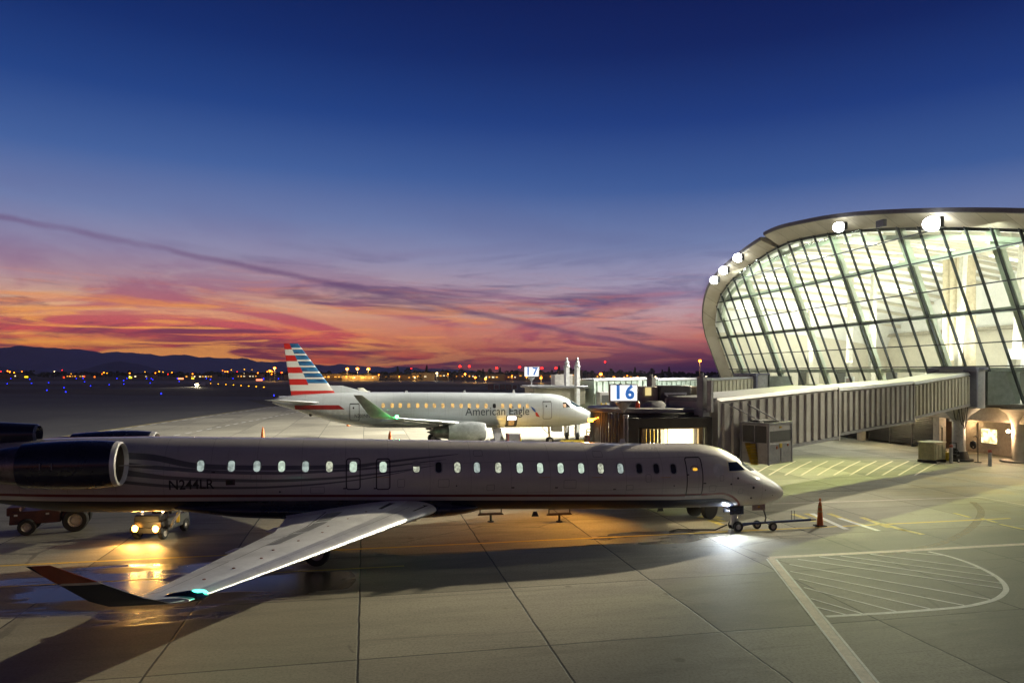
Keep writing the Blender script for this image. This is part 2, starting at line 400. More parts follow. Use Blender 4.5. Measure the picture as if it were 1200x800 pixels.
# herringbone no-parking field beside the building
hb = []
for i in range(11):
    x = 882+i*19; hb.append(((x, 556.5), (x+17, 546.5)))
    hb.append(((x+17, 546.5), (x+31, 540)))
marking('no_parking_hatch', [list(h) for h in hb], .14, P_PINK, ZM)
marking('taxi_edge_line', [[(-47,-40,0),(-50,150,0)]], .3, P_YELF, 0)
marking('dashed_road_line', [[(-48.0-.02*i, 52+i*3.2, 0), (-48.0-.02*i, 53.6+i*3.2, 0)] for i in range(32)], .3, P_WHITE, .003)
marking('dashed_road_line', [[(-37.0-.05*i, 62+i*3, 0), (-37.0-.05*i, 63.5+i*3, 0)] for i in range(30)], .25, P_WHITE, .004)
marking('taxiway_centre_line', [[(-220,94,0),(-120,92,0),(-98,98,0),(-90,112,0)]], .5, P_YELF, 0)

# ================================================================== TERMINAL
WB = Vector((38.3, 58.0)); WD = Vector((-.2, .98)).normalized(); WN = Vector((-WD.y, WD.x))   # wall line, along, outward (towards the apron)
LEAN = .40
def wall(s, z, off=0.0):
    p = WB + WD*s + WN*(LEAN*(z-6.9)+off); return Vector((p.x, p.y, z))
def base(s, d, z):            # d metres inside the sill line
    p = WB + WD*s - WN*d; return Vector((p.x, p.y, z))
ZS = 4.5
EDGE = [(-30,4.5),(-30,8.5),(-27.5,11.2),(-22,13.0),(-14,15.2),(-8,16.75),(-2,18.1),(4.6,19.35),(10,20.15),(15,20.6),(19,20.8),(23,20.5),(28,19.7),(33,18.6),(36.6,17.4),(39.4,15.6),(41.2,13.7),(42,11.8),(42,9),(42,ZS)]
TOPT = [(s, z) for s, z in EDGE if not (s in (-30, 42) and z < 12)]
TOPT = [(-30, 9)] + TOPT[0:] if TOPT[0][0] != -30 else TOPT
def ztop(s): return interp([(-30,9),(-27.5,12.6)]+[e for e in EDGE[3:18]], s)
M_STEEL_D = mat('dark_mullion_metal', (.035,.042,.042), .45, .3, .1)
M_STEEL_G = mat('pale_green_steel', (.56,.62,.50), .5, 0, .08, 1.0)
M_CREAM = mat('cream_plaster', (.62,.58,.47), .8, 0, .06, .6)
M_CEIL = mat('white_ceiling', (.82,.82,.78), .8, 0, .05, .5)
def fascia_mat():
    m, t, b = principled('fascia_panel'); co = t.new('ShaderNodeTexCoord').outputs['Object']
    a = t.vmath('DOT_PRODUCT', co, (-.2, .98, 0)); n = t.noise(co, .5, 5)
    fr = t.math('ABSOLUTE', t.math('SUBTRACT', t.math('FRACT', t.math('DIVIDE', a, 2.17)), .5))
    c = t.mix(t.smooth(n, .35, .65), (.40,.36,.27), (.50,.46,.36))
    wn = t.new('ShaderNodeTexWhiteNoise', noise_dimensions='1D'); t.set(wn.inputs['W'], t.math('FLOOR', t.math('ADD', t.math('DIVIDE', a, 2.17), .5)))
    c = t.mix(.18, c, t.ramp(wn.outputs[0], [(0, (.2,.18,.13)), (1, (.6,.56,.46))]))
    c = t.mix(t.smooth(fr, .006, .014, .75, 0), c, (.06,.05,.04))
    t.set(b.inputs['Base Color'], c); b.inputs['Roughness'].default_value = .5; return m
M_FASC = fascia_mat()
M_FASCD = mat('fascia_cap', (.10,.10,.105), .4, .5, .1)
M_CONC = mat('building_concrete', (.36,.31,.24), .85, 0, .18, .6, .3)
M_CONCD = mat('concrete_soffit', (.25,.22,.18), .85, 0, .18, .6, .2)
M_LOUV = mat('louvre_metal', (.10,.10,.10), .5, .4, .15)
M_FLOOR = mat('terrazzo', (.42,.40,.35), .25, 0, .1)
def glass_mat():
    m = bpy.data.materials.new('curtain_glass'); m.use_nodes = True; t = NT(m.node_tree); t.n.clear()
    tr = t.new('ShaderNodeBsdfTransparent'); t.set(tr.inputs[0], (.87,.93,.87))
    gl = t.new('ShaderNodeBsdfGlossy'); t.set(gl.inputs[0], (.9,1,.95)); gl.inputs['Roughness'].default_value = .03
    lw = t.new('ShaderNodeLayerWeight'); lw.inputs[0].default_value = .5
    mx = t.new('ShaderNodeMixShader'); t.set(mx.inputs[0], t.math('ADD', .05, t.math('MULTIPLY', t.math('POWER', lw.outputs['Facing'], 4.0), .8), clamp=True)); t.l.new(tr.outputs[0], mx.inputs[1]); t.l.new(gl.outputs[0], mx.inputs[2])
    t.l.new(mx.outputs[0], t.new('ShaderNodeOutputMaterial').inputs[0]); return m
M_GLASS = glass_mat()
E_LAMP = emis('floodlight_lens', (255,255,250), 26)
E_CEIL = emis('ceiling_light', (255,246,222), 5)
E_WARM = emis('warm_window', (255,236,170), 3.2, .75, 3.0)
E_SIGN = emis('sign_face_light', (250,250,255), 1.25)

term = thing('terminal', 'curved terminal with a leaning lit glass wall, cream roof edge and white floodlights', 'terminal', base(6, 0, 0))
term.rotation_euler = (0,0,0)
def TP(ob):                    # keep world coordinates while parenting to the terminal empty
    ob.parent = term; ob.matrix_parent_inverse = Matrix.Translation(-term.location); return ob
J = [4.4+2.17*k for k in range(-15, 18)]; J = [s for s in J if -29.5 < s < 41.8]
bays = [-30]+J+[42]
for a, b in zip(bays, bays[1:]):
    jg = lambda: random.uniform(-.02, .02)
    TP(MB().faces([wall(a, ZS, jg()), wall(b, ZS, jg()), wall(b, ztop(b)-.02, jg()), wall(a, ztop(a)-.02, jg())], [(0,1,2,3)]).build('glass_bay', M_GLASS, smooth=False))
for s in J:
    TP(MB().bar(wall(s, ZS, .02), wall(s, ztop(s), .02), .10, .20, 0, (WN.x, WN.y, 0)).build('mullion', M_STEEL_D))
def tspan(z):
    ss = [x/4 for x in range(-120, 169)]; ok = [x for x in ss if ztop(x) > z+.05]
    return (min(ok), max(ok)) if ok else None
for z, th in ((7.45,.09),(9.3,.09),(11.6,.10),(13.7,.09),(16.1,.10),(18.3,.09)):
    sp_ = tspan(z)
    TP(MB().bar(wall(sp_[0], z, .03), wall(sp_[1], z, .03), .16, th).build('transom', M_STEEL_D))
for z, th in ((11.6,.38),(16.15,.42)):
    sp_ = tspan(z); TP(MB().bar(wall(sp_[0], z+.1, -.45), wall(sp_[1], z+.1, -.45), .30, th).build('steel_beam', M_STEEL_G))
# top arched beam behind the edge
mb = MB()
pp = [wall(s, ztop(s)-.9, -.45) for s in [x for x in range(-26, 42, 2)]]
for a, b in zip(pp, pp[1:]): mb.bar(a, b, .3, .4)
TP(mb.build('arched_beam', M_STEEL_G))
for k in range(-3, 5):
    s = 5.1+8.68*k
    if s > 41 or s < -29: continue
    TP(MB().bar(wall(s, ZS, -.8), wall(s, ztop(s)-.25, -.8), .80, .42, 0, (WN.x, WN.y, 0)).build('leaning_rib', M_STEEL_G, bevel=.03))
# sill, soffit edge and wall below the glass
TP(MB().hexa([wall(-30,4.15,.5), wall(42,4.15,.5), base(42,6,4.15), base(-30,6,4.15), wall(-30,4.48,.62), wall(42,4.48,.62), base(42,6,4.48), base(-30,6,4.48)]).build('floor_edge', mat('sill_metal', (.45,.44,.42), .5, .2), bevel=.02))
TP(MB().hexa([base(-30,.75,4.485), base(42,.75,4.485), base(42,26,4.485), base(-30,26,4.485), base(-30,.75,4.52), base(42,.75,4.52), base(42,26,4.52), base(-30,26,4.52)]).build('concourse_floor', M_FLOOR))
# ceiling joists + ceiling + roof
DEP = 25.0
def zc(s, d): return ztop(s) - .35 - .085*d + 1.5*math.sin(min(1, d/DEP)*math.pi)*.5
SS = [x for x in range(-29, 42, 2)] + [41.6]
for nm, dz_, m in (('ceiling', 0, M_CEIL), ('roof', .9, M_FASCD)):
    v = []; f = []
    for s in SS:
        for k in range(9):
            d = DEP*k/8; off = LEAN*(ztop(s)-6.9)
            p = WB + WD*s + WN*(off*(1-k/8) - d); v.append((p.x, p.y, zc(s, d)+dz_))
    for i in range(len(SS)-1):
        for k in range(8): q = i*9+k; f.append((q, q+9, q+10, q+1))
    TP(MB().faces(v, f).build(nm, m))
def cpt(s, d, dzz):
    k = d/DEP; off = LEAN*(ztop(s)-6.9); p = WB + WD*s + WN*(off*(1-k) - d); return Vector((p.x, p.y, zc(s, d)+dzz))
for i in range(34):
    s = -27+2.0*i
    pts = [cpt(s, d, -.22) for d in (.8, 6, 12, 18, 24.8)]
    mb = MB()
    for a, b in zip(pts, pts[1:]): mb.bar(a, b, .16, .34)
    TP(mb.build('ceiling_joist', M_CREAM))
for i in range(9):
    for d in (4, 11, 18):
        s = -26+8*i
        a, b = cpt(s+.5, d-1.6, -.45), cpt(s+.5, d+1.6, -.45)
        TP(MB().bar(a, b, .55, .07).build('ceiling_light', E_CEIL))
# back wall with clerestory, mezzanine box, far end wall
TP(MB().hexa([base(-30,24,4.5), base(42,24,4.5), base(42,24.3,4.5), base(-30,24.3,4.5), base(-30,24,12.0), base(42,24,12.0), base(42,24.3,12.0), base(-30,24.3,12.0)]).build('back_wall', M_CREAM))
TP(MB().hexa([base(-30,23.3,12.0), base(42,23.3,12.0), base(42,24.3,12.0), base(-30,24.3,12.0), base(-30,23.3,12.4), base(42,23.3,12.4), base(42,24.3,12.4), base(-30,24.3,12.4)]).build('ledge', mat('ledge_paint', (.36,.33,.26), .7)))
TP(MB().hexa([base(-30,24.1,12.4), base(42,24.1,12.4), base(42,24.3,12.4), base(-30,24.3,12.4), base(-30,24.1,20.6), base(42,24.1,20.6), base(42,24.3,20.6), base(-30,24.3,20.6)]).build('clerestory_wall', M_CEIL))
TP(MB().hexa([base(-30,16,6.9), base(14,16,6.9), base(14,23.9,6.9), base(-30,23.9,6.9), base(-30,16,9.4), base(14,16,9.4), base(14,23.9,9.4), base(-30,23.9,9.4)]).build('mezzanine', mat('mezzanine_white', (.66,.66,.64), .7, 0, .04)))
TP(MB().hexa([base(41.7,.8,4.5), base(42,.8,4.5), base(42,25,4.5), base(41.7,25,4.5)]+[Vector((*(WB+WD*s+WN*o).to_tuple(), z)) for s, o, z in ((41.7,2.2,12.4),(42,2.2,12.4),(42,-25,12.4),(41.7,-25,12.4))]).build('end_wall', M_CREAM))
TP(MB().hexa([base(-30,.8,4.5), base(-29.7,.8,4.5), base(-29.7,25,4.5), base(-30,25,4.5)]+[Vector((*(WB+WD*s+WN*o).to_tuple(), z)) for s, o, z in ((-30,1.0,9),(-29.7,1.0,9),(-29.7,-25,12),(-30,-25,12))]).build('end_wall', M_CREAM))
# lit header band over the doors, with openings behind
TP(MB().bar(wall(-29.8,7.15,-1.0), wall(41.6,7.15,-1.0), .5, .38).build('header_beam', mat('header_white', (.70,.72,.64), .6)))
for i in range(17):
    s = -27+4.1*i; 
    if abs(s+1) < 2.2: continue
    TP(MB().box(base(s, 9, 5.75), (.5, 2.3 if i % 3 else 1.2, 2.5), math.atan2(WD.y, WD.x)-R(90), taper=(1,1)).build('partition', M_CREAM if i % 2 else mat('dark_doorway', (.12,.12,.11), .5)))
# fluted column cluster and slanted struts
for q in range(4):
    c = base(17.4-q*.95, 12, 0); TP(MB().cyl((c.x, c.y, 4.5), (c.x, c.y, 19.6), .52, .52, 20).build('fluted_column', mat('column_cream', (.50,.43,.30), .6)))
for s, d in ((28, 9), (24, 9), (11.5, 9), (5, 9), (36, 9), (-8, 9), (-13, 9)):
    TP(MB().bar(base(s+1.6, d, 4.5), base(s-.9, d-1.5, 18.4 if s < 34 else 15), .55, .5, 0, (WD.x, WD.y, 0)).build('slanted_strut', mat('strut_white', (.58,.55,.46), .6), bevel=.03))
# fascia / eave ring with a step near the apex
def ring(part, lift):
    mb = MB(); secs = []
    P = [Vector(p) for p in part]
    for i, p in enumerate(P):
        a = P[max(0, i-1)]; b = P[min(len(P)-1, i+1)]
        t = (b-a).normalized(); n = Vector((t.y, -t.x)) if True else 0
        n = -n if (p + n*2 - Vector((6, 8))).length < (p - Vector((6, 8))).length else n
        def q(r, off): return wall(p.x+n.x*(r+lift), p.y+n.y*(r+lift), off)
        secs.append([q(-.12-lift, .06), q(.62, 1.35), q(.68, 1.42), q(1.0, 1.3), q(1.1, -2.5), q(-.05-lift, -.3)])
    v = [x for s_ in secs for x in s_]; m_ = 6; fs = []
    for i in range(len(secs)-1):
        for k in range(m_): fs.append((i*m_+k, i*m_+(k+1)%m_, (i+1)*m_+(k+1)%m_, (i+1)*m_+k))
    fs += [tuple(range(m_)), tuple((len(secs)-1)*m_+k for k in range(m_-1, -1, -1))]
    mb.faces(v, fs)
    for f in mb.bm.faces:
        pass
    mb.bm.faces.ensure_lookup_table()
    for i in range(len(secs)-1):
        for k in (1, 2, 3, 4): mb.bm.faces[i*m_+k].material_index = 1
    return mb
def dens(part, k=5):
    out = cat([(x, y, 0) for x, y in part], k); return [(p[0], p[1]) for p in out]
EDs = dens(EDGE[2:18], 5)
full = [(-30,4.5),(-30,7),(-29.6,10)] + EDs[1:] + [(42,11),(42,9),(42,6.5),(42,4.3)]
k_ = min(range(len(full)), key=lambda i: abs(full[i][0]-21.6) + (0 if full[i][1] > 15 else 99))
fa = TP(ring(full[:k_+1], .26).build('fascia', [M_FASC, M_FASCD], smooth=False))
fb = TP(ring(full[k_+1:], 0).build('fascia', [M_FASC, M_FASCD], smooth=False))
# floodlights along the eave
LAMPS = []
def flood(s, r, lit=True, size=1.0):
    z = ztop(s)+r*.6; c = wall(s, z, 1.95)
    hd = TP(MB().box(c + Vector((WN.x, WN.y, 0))*-.12, (.34, .95*size, .6*size), math.atan2(WN.y, WN.x)).bar(c, wall(s, z+.3, 1.2), .1, .1).build('floodlight', M_FASCD, bevel=.03))
    hd['label'] = ('white floodlight glaring from the roof edge' if lit else 'unlit dark floodlight on the roof edge')
    if lit:
        q = c + Vector((WN.x, WN.y, -.22))*.18
        lens = MB().sphere((0,0,0), .46*size, 16, 0, .85).build('lens', E_LAMP)
        lens.location = q; lens.parent = hd
        LAMPS.append((s, q + Vector((WN.x, WN.y, -.3))*.75))
flood(-1.4, .15, True, 1.45); flood(8.7, .1, True, 1.15); flood(26.6, .2, True, 1.25); flood(30.6, .1, True, 1.25); flood(33.6, .0, True, 1.2); flood(4.0, .2, False, 1.0)
flood(-12, .3, True, 1.0); flood(-21, .3, True, 1.0)
def spot(name, loc, target, energy, col=(1,1,1), angle=150, blend=.6, rad=.25):
    l = bpy.data.lights.new(name, 'SPOT'); l.energy = energy; l.color = col; l.spot_size = R(angle); l.spot_blend = blend; l.shadow_soft_size = rad
    o = bpy.data.objects.new(name, l); COL.objects.link(o); o.location = loc
    o.rotation_euler = (Vector(target)-Vector(loc)).to_track_quat('-Z', 'Y').to_euler(); return o
def point(name, loc, energy, col=(1,1,1), rad=.2):
    l = bpy.data.lights.new(name, 'POINT'); l.energy = energy; l.color = col; l.shadow_soft_size = rad
    o = bpy.data.objects.new(name, l); COL.objects.link(o); o.location = loc; return o
FLOODC = (1.0, .94, .70)
for (s, q), (e, tg, an) in zip(LAMPS, ((38000, (-40, 30, 0), 106), (34000, (-10, 64, 2), 96), (190000, (-12, 88, 0), 100), (190000, (-18, 92, 0), 100), (190000, (-24, 98, 0), 100), (9000, (14, 37, 4), 56), (6000, (14, 37, 4), 50))):
    spot('flood_and_fill_beam', q, tg, e, (1, .97, .84) if abs(s-8.7) < .1 or s > 20 else FLOODC, an, 1.0)
spot('flood_and_fill_beam', LAMPS[1][1]+Vector((-.2,.6,0)), (24, 46, 0), 23000, (.90, 1, .30), 70, 1.0)  # extra yellow-green beam added to tint the ground by the bridge
spot('flood_and_fill_beam', LAMPS[0][1]+Vector((0,-.3,-.2)), (29, 48, 0), 8000, (1, .90, .40), 80, 1.0)  # extra warm beam added to brighten the concrete near the building
spot('flood_and_fill_beam', LAMPS[1][1]+Vector((-.3,0,0)), (13, 79, 4), 26000, (.93, 1, .93), 46, 1.0)  # added fill for the pale side of the far jet bridge
spot('flood_and_fill_beam', LAMPS[0][1]+Vector((-.3,0,0)), (-19, 66.5, 7.5), 150000, (1, .95, .80), 15, 1.0)  # narrow beam added to brighten the striped tail
spot('flood_and_fill_beam', LAMPS[0][1]+Vector((-.2,-.6,0)), (-11.8, 20.5, 0), 112000, (1, .88, .62), 30, 1.0)  # narrow warm beam added for the near wing and left foreground
# unseen area lights added inside to help out the ceiling fittings
for s in (-20, -4, 8, 20, 32):
    l = bpy.data.lights.new('concourse_fill', 'AREA'); l.shape = 'RECTANGLE'; l.size = 10; l.size_y = 6; l.energy = 3000; l.color = (1, .97, .88)
    o = bpy.data.objects.new('concourse_fill', l); COL.objects.link(o); o.location = base(s, 7, 8.2); o.rotation_euler = (R(180), 0, 0)   # added fill aimed up at the ceiling
    l = bpy.data.lights.new('concourse_fill', 'AREA'); l.shape = 'RECTANGLE'; l.size = 9; l.size_y = 5; l.energy = 2300; l.color = (1, .98, .93)
    o = bpy.data.objects.new('concourse_fill', l); COL.objects.link(o); o.location = base(s, 10, 13.5)
for s in (-14, 0, 13, 26):                      # unseen strip lights added outside the glass to brighten the ribs
    l = bpy.data.lights.new('rib_fill', 'AREA'); l.shape = 'RECTANGLE'; l.size = 11; l.size_y = .4; l.energy = 620; l.color = (.92, 1, .86)
    o = bpy.data.objects.new('rib_fill', l); COL.objects.link(o); o.location = wall(s, ztop(s)-1.0 if s < 35 else 13.5, 1.0)
    o.rotation_euler = (Vector((-WN.x*.9, -WN.y*.9, -1.6))).to_track_quat('-Z', 'Y').to_euler()
# ---- ground floor below the glass
GS = 1.2   # set back of the ground wall
def gwall(s, z, off=0.0): return base(s, GS-off, z)
def gbox(s0, s1, z0, z1, o0, o1, name, m, bevel=0.0):
    return TP(MB().hexa([gwall(s0,z0,o1), gwall(s1,z0,o1), gwall(s1,z0,o0), gwall(s0,z0,o0), gwall(s0,z1,o1), gwall(s1,z1,o1), gwall(s1,z1,o0), gwall(s0,z1,o0)]).build(name, m, bevel=bevel))
gbox(-30, 42, 3.0, 4.14, -2.2, .9, 'concrete_beam', M_CONC, .03)
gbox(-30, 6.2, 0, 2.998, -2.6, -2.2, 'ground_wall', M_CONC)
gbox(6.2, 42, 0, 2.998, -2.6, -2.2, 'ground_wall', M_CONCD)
for a, b in ((7.2, 16), (17.4, 24), (26, 34)):
    mb = MB(); n = 15
    for k in range(n):
        z = .25+k*.18
        mb.hexa([gwall(a,z,-.2), gwall(b,z,-.2), gwall(b,z+.03,-.42), gwall(a,z+.03,-.42), gwall(a,z+.05,-.2), gwall(b,z+.05,-.2), gwall(b,z+.16,-.42), gwall(a,z+.16,-.42)])
    for s in (a, (a*2+b)/3, (a+b*2)/3, b):
        mb.hexa([gwall(s,0,-.15), gwall(s+.1,0,-.15), gwall(s+.1,0,-.3), gwall(s,0,-.3), gwall(s,2.99,-.15), gwall(s+.1,2.99,-.15), gwall(s+.1,2.99,-.3), gwall(s,2.99,-.3)])
    TP(mb.build('louvre_screen', M_LOUV))
for s in (16.6, 25, 35): 
    c = gwall(s, 0, .3); TP(MB().cyl((c.x,c.y,0), (c.x,c.y,3.0), .42, .42, 20).build('column', M_CONC))
for s in (6.85,): gbox(s-.3, s+.4, 0, 2.995, -.6, .1, 'pier', mat('pier_grey', (.34,.33,.33), .8))
c = gwall(-1.9, 0, .55); TP(MB().cyl((c.x,c.y,.0), (c.x,c.y,2.6), .46, .46, 24).lathe([(.46,2.6),(.52,3.1),(.8,3.7),(1.3,4.1)], 'z', (c.x,c.y,0), 24).build('column', M_CONC))
c2 = gwall(-1.9, 0, .75); TP(MB().cyl((c2.x,c2.y,.0), (c2.x,c2.y,.14), 1.1, 1.1, 24).build('column_base', M_CONCD))
c = gwall(-11, 0, .55); TP(MB().cyl((c.x,c.y,0), (c.x,c.y,2.6), .46, .46, 24).lathe([(.46,2.6),(.52,3.1),(.8,3.7),(1.3,4.1)], 'z', (c.x,c.y,0), 24).build('column', M_CONC))
gbox(2.8, 4.3, .9, 2.1, -2.19, -2.12, 'lit_window', E_WARM)
gbox(2.7, 4.4, .82, .9, -2.19, -2.05, 'window_sill', M_CONCD)
gbox(7.5, 9.4, 0, 2.5, -2.19, -2.12, 'service_door', mat('brown_door', (.16,.10,.065), .6), .01)
gbox(4.75, 4.85, 0, 2.6, -2.19, -2.1, 'wall_joint', M_CONCD)
gbox(.9, 1.0, 0, 2.6, -2.19, -2.1, 'wall_joint', M_CONCD)
wl = gwall(-1.35, 2.35, .95)
lampo = TP(MB().sphere((wl.x, wl.y, wl.z), .13, 14).build('wall_lamp', emis('wall_lamp_glow', (255,222,180), 40)))
point('wall_lamp_light', (wl.x-.35, wl.y-.15, wl.z-.1), 420, (1,.68,.38), .1)
point('wall_lamp_light', tuple(gwall(5.4, 2.7, -1.4)), 130, (1,.66,.34), .1)
point('wall_lamp_light', tuple(gwall(11, 2.7, 1.6)), 330, (1,.80,.42), .1)
# concourse fixtures seen through the glass
def inside(name, label, cat_, s, d, dims, m, z0=4.52, extra=None):
    c = base(s, d, z0); t_ = thing(name, label, cat_, c, math.atan2(WD.y, WD.x)-R(90))
    MB().box((0,0,dims[2]/2), dims).build('cabinet', m, t_, bevel=.02)
    if extra:
        for nm, cc, dd, mm in extra: MB().box(cc, dd).build(nm, mm, t_)
    return t_
inside('vending_machine', 'dark machine with blue and orange panels behind the glass at far right', 'vending machine', -3.0, 3.2, (.8,2.0,1.95), mat('dark_cabinet', (.05,.05,.05), .4), extra=[('screen', (-.42,.3,1.6), (.03,.4,.35), emis('blue_screen', (60,140,230), 1.2)), ('screen', (-.42,-.25,1.65), (.03,.2,.3), emis('orange_screen', (240,120,50), 1.0)), ('shelf', (-.42,0,1.15), (.03,1.7,.05), M_CEIL), ('shelf', (-.42,0,.75), (.03,1.7,.05), M_CEIL), ('shelf', (-.42,0,.4), (.03,1.7,.05), M_CEIL)])
inside('advertising_panel', 'white poster panel with a colourful picture inside the glass above the jet bridge', 'poster', 21.3, 3.0, (.12,1.5,2.0), mat('panel_white', (.8,.8,.8), .4), extra=[('picture', (-.08,0,1.25), (.02,.95,1.1), emis('poster_picture', (150,120,110), .8, .7, 2.0))])
inside('check_in_desk', 'low pale desk behind the glass near the far end of the concourse', 'desk', 28, 3.2, (.7,2.4,1.1), M_CREAM)
inside('blue_counter', 'low counter with a blue front behind the sloping glass', 'counter', 24.6, 2.6, (.7,2.2,1.0), mat('teal_counter', (.08,.25,.30), .4))

# ================================================================== JET BRIDGES
M_CORR = mat('corrugated_panel', (.48,.455,.42), .5, .15, .1, .7, .1)
M_CORRG = mat('corrugated_green', (.48,.56,.49), .5, .1, .1, .7)
M_BROOF = mat('bridge_roof', (.23,.23,.24), .45, .1, .12, .6)
M_DKBLUE = mat('portal_frame', (.12,.12,.17), .5, .2, .1)
M_GALV = mat('galvanised_steel', (.36,.36,.37), .45, .6, .15, 2)
M_RUBBER = mat('tyre_rubber', (.02,.02,.02), .8, 0, .15)
M_BLACK = mat('canopy_black', (.03,.028,.025), .75, 0, .2)
M_CURT = mat('roller_curtain', (.085,.08,.072), .6, .2, .15)
M_GREYP = mat('grey_painted_steel', (.30,.30,.31), .5, .2, .12)
M_YEL = mat('safety_yellow', (.62,.44,.03), .5, 0, .15)
def section(parent, A, B, zb0, zb1, wd, h, mp, mr, pitch=.62):
    """corrugated tunnel section from A to B (centre line), bottom heights zb0..zb1"""
    A, B = Vector((A[0], A[1], 0)), Vector((B[0], B[1], 0)); d = (B-A).normalized(); n = Vector((-d.y, d.x, 0)); L = (B-A).length
    def P(t, o, k): return A + d*t + n*o + Vector((0, 0, zb0+(zb1-zb0)*t/L + k))
    mb = MB(); hw = wd/2
    mb.hexa([P(0,-hw,0), P(L,-hw,0), P(L,hw,0), P(0,hw,0), P(0,-hw,h), P(L,-hw,h), P(L,hw,h), P(0,hw,h)])
    k = 0; t = .12
    while t+pitch*.55 < L-.05:
        for sg in (-1, 1):
            o0, o1 = sg*hw, sg*(hw+.11); a, b = t, t+pitch*.62
            q = [P(a,o0,.16), P(b,o0,.16), P(b-.05,o1,.16), P(a+.05,o1,.16)]
            r = [P(a,o0,h-.2), P(b,o0,h-.2), P(b-.05,o1,h-.2), P(a+.05,o1,h-.2)]
            mb.hexa(q+r) if sg < 0 else mb.hexa([q[1],q[0],q[3],q[2],r[1],r[0],r[3],r[2]])
        t += pitch
    sec = mb.build('tunnel_section', mp, parent)
    rf = MB().hexa([P(-.1,-hw-.16,h-.1), P(L+.05,-hw-.16,h-.1), P(L+.05,hw+.16,h-.1), P(-.1,hw+.16,h-.1), P(-.1,-hw-.05,h+.1), P(L+.05,-hw-.05,h+.1), P(L+.05,hw+.05,h+.1), P(-.1,hw+.05,h+.1)]).build('roof', mr, sec, bevel=.02)
    rl = MB()
    for sg in (-1, 1): rl.bar(P(0, sg*(hw+.06), .06), P(L, sg*(hw+.06), .06), .16, .16)
    rl.build('bottom_rail', M_GREYP, sec)
    for tt in (0, L):
        fr = MB(); fr.bar(P(tt,-hw-.09,.0), P(tt,-hw-.09,h), .14, .14, 0, d).bar(P(tt,hw+.09,.0), P(tt,hw+.09,h), .14, .14, 0, d).bar(P(tt,-hw-.16,-.05), P(tt,hw+.16,-.05), .14, .12)
        fr.build('end_frame', mp, sec)
    return P
def lerp2(A, B, t): return (A[0]+(B[0]-A[0])*t, A[1]+(B[1]-A[1])*t)

def W2(ob, root):      # parent while keeping world placement
    ob.parent = root; ob.matrix_parent_inverse = Matrix.Translation(-root.location); return ob
class Root:
    pass
def build_bridge(label, R0, E, zR, z1, z2, zE, m_in, m_mid, m_out, t1, t2):
    jb = thing('jet_bridge', label, 'jet bridge', (R0[0], R0[1], 0))
    before = set(bpy.data.objects)
    R0 = Vector((*R0, 0)); E = Vector((*E, 0)); d = (E-R0).normalized(); n = Vector((-d.y, d.x, 0))
    a1, a2 = R0.lerp(E, t1), R0.lerp(E, t2)
    section(None, R0+d*1.2, a1+d*.6, zR, z1, 2.3, 2.42, m_in, M_BROOF)
    section(None, a1, a2+d*.6, z1-.12, z2, 2.6, 2.68, m_mid, M_BROOF, .70)
    section(None, a2, E, z2-.12, zE, 2.9, 2.95, m_out, M_BROOF, .76)
    # rotunda: drum, portal frame, column with base
    MB().cyl((R0.x,R0.y,zR-.25), (R0.x,R0.y,zR+2.75), 1.75, 1.75, 28).build('rotunda', M_GREYP)
    MB().cyl((R0.x,R0.y,zR+2.75), (R0.x,R0.y,zR+2.95), 1.95, 1.95, 28).build('rotunda_roof', M_DKBLUE)
    f = MB(); c = R0+d*1.25
    for sg in (-1, 1): f.bar(c+n*sg*1.45+Vector((0,0,zR-.1)), c+n*sg*1.45+Vector((0,0,zR+2.8)), .55, .3, 0, d)
    f.bar(c-n*1.75+Vector((0,0,zR+2.75)), c+n*1.75+Vector((0,0,zR+2.75)), .55, .32); f.build('portal_frame', M_DKBLUE, bevel=.02)
    f = MB().cyl((R0.x,R0.y,.75), (R0.x,R0.y,3.1), .48, .46, 28).cyl((R0.x,R0.y,3.1), (R0.x,R0.y,3.22), .62, .62, 28).lathe([(.5,3.2),(.8,3.6),(1.5,zR-.25)], 'z', (R0.x,R0.y,0), 28)
    f.build('support_column', M_GALV)
    MB().cyl((R0.x,R0.y,0), (R0.x,R0.y,.16), 1.0, 1.0, 24).cyl((R0.x,R0.y,.16), (R0.x,R0.y,.74), .74, .6, 12).build('column_base', M_BLACK)
    wl_ = R0 + Vector((WN.x, WN.y, 0))*-4.4
    dd = (wl_-R0).normalized(); nn = Vector((-dd.y, dd.x, 0))
    pa, pb = R0+dd*1.4, wl_
    MB().hexa([pa-nn*1.3+Vector((0,0,zR)), pb-nn*1.3+Vector((0,0,zR)), pb+nn*1.3+Vector((0,0,zR)), pa+nn*1.3+Vector((0,0,zR)), pa-nn*1.3+Vector((0,0,zR+2.6)), pb-nn*1.3+Vector((0,0,zR+2.6)), pb+nn*1.3+Vector((0,0,zR+2.6)), pa+nn*1.3+Vector((0,0,zR+2.6))]).build('link_passage', mat('link_panel', (.20,.22,.20), .35, .3))
    for o in [o for o in bpy.data.objects if o not in before and o.parent is None]: W2(o, jb)
    return jb, R0, E, d, n
M_CORRY = mat('corrugated_cream', (.46,.43,.34), .5, .1, .1, .7)
R16 = (35.3, 57.3); E16 = (8.9, 36.0)
jb16, R0, E0, d16, n16 = build_bridge('grey corrugated jet bridge reaching from the terminal to the nose of the near jet', R16, E16, 4.42, 3.72, 3.22, 2.66, M_CORRY, M_CORR, M_CORR, .345, .655)
def add(mb, name, m, root=jb16, **kw):
    return W2(mb.build(name, m, **kw), root)
Z = lambda v, z: Vector((v[0], v[1], z))
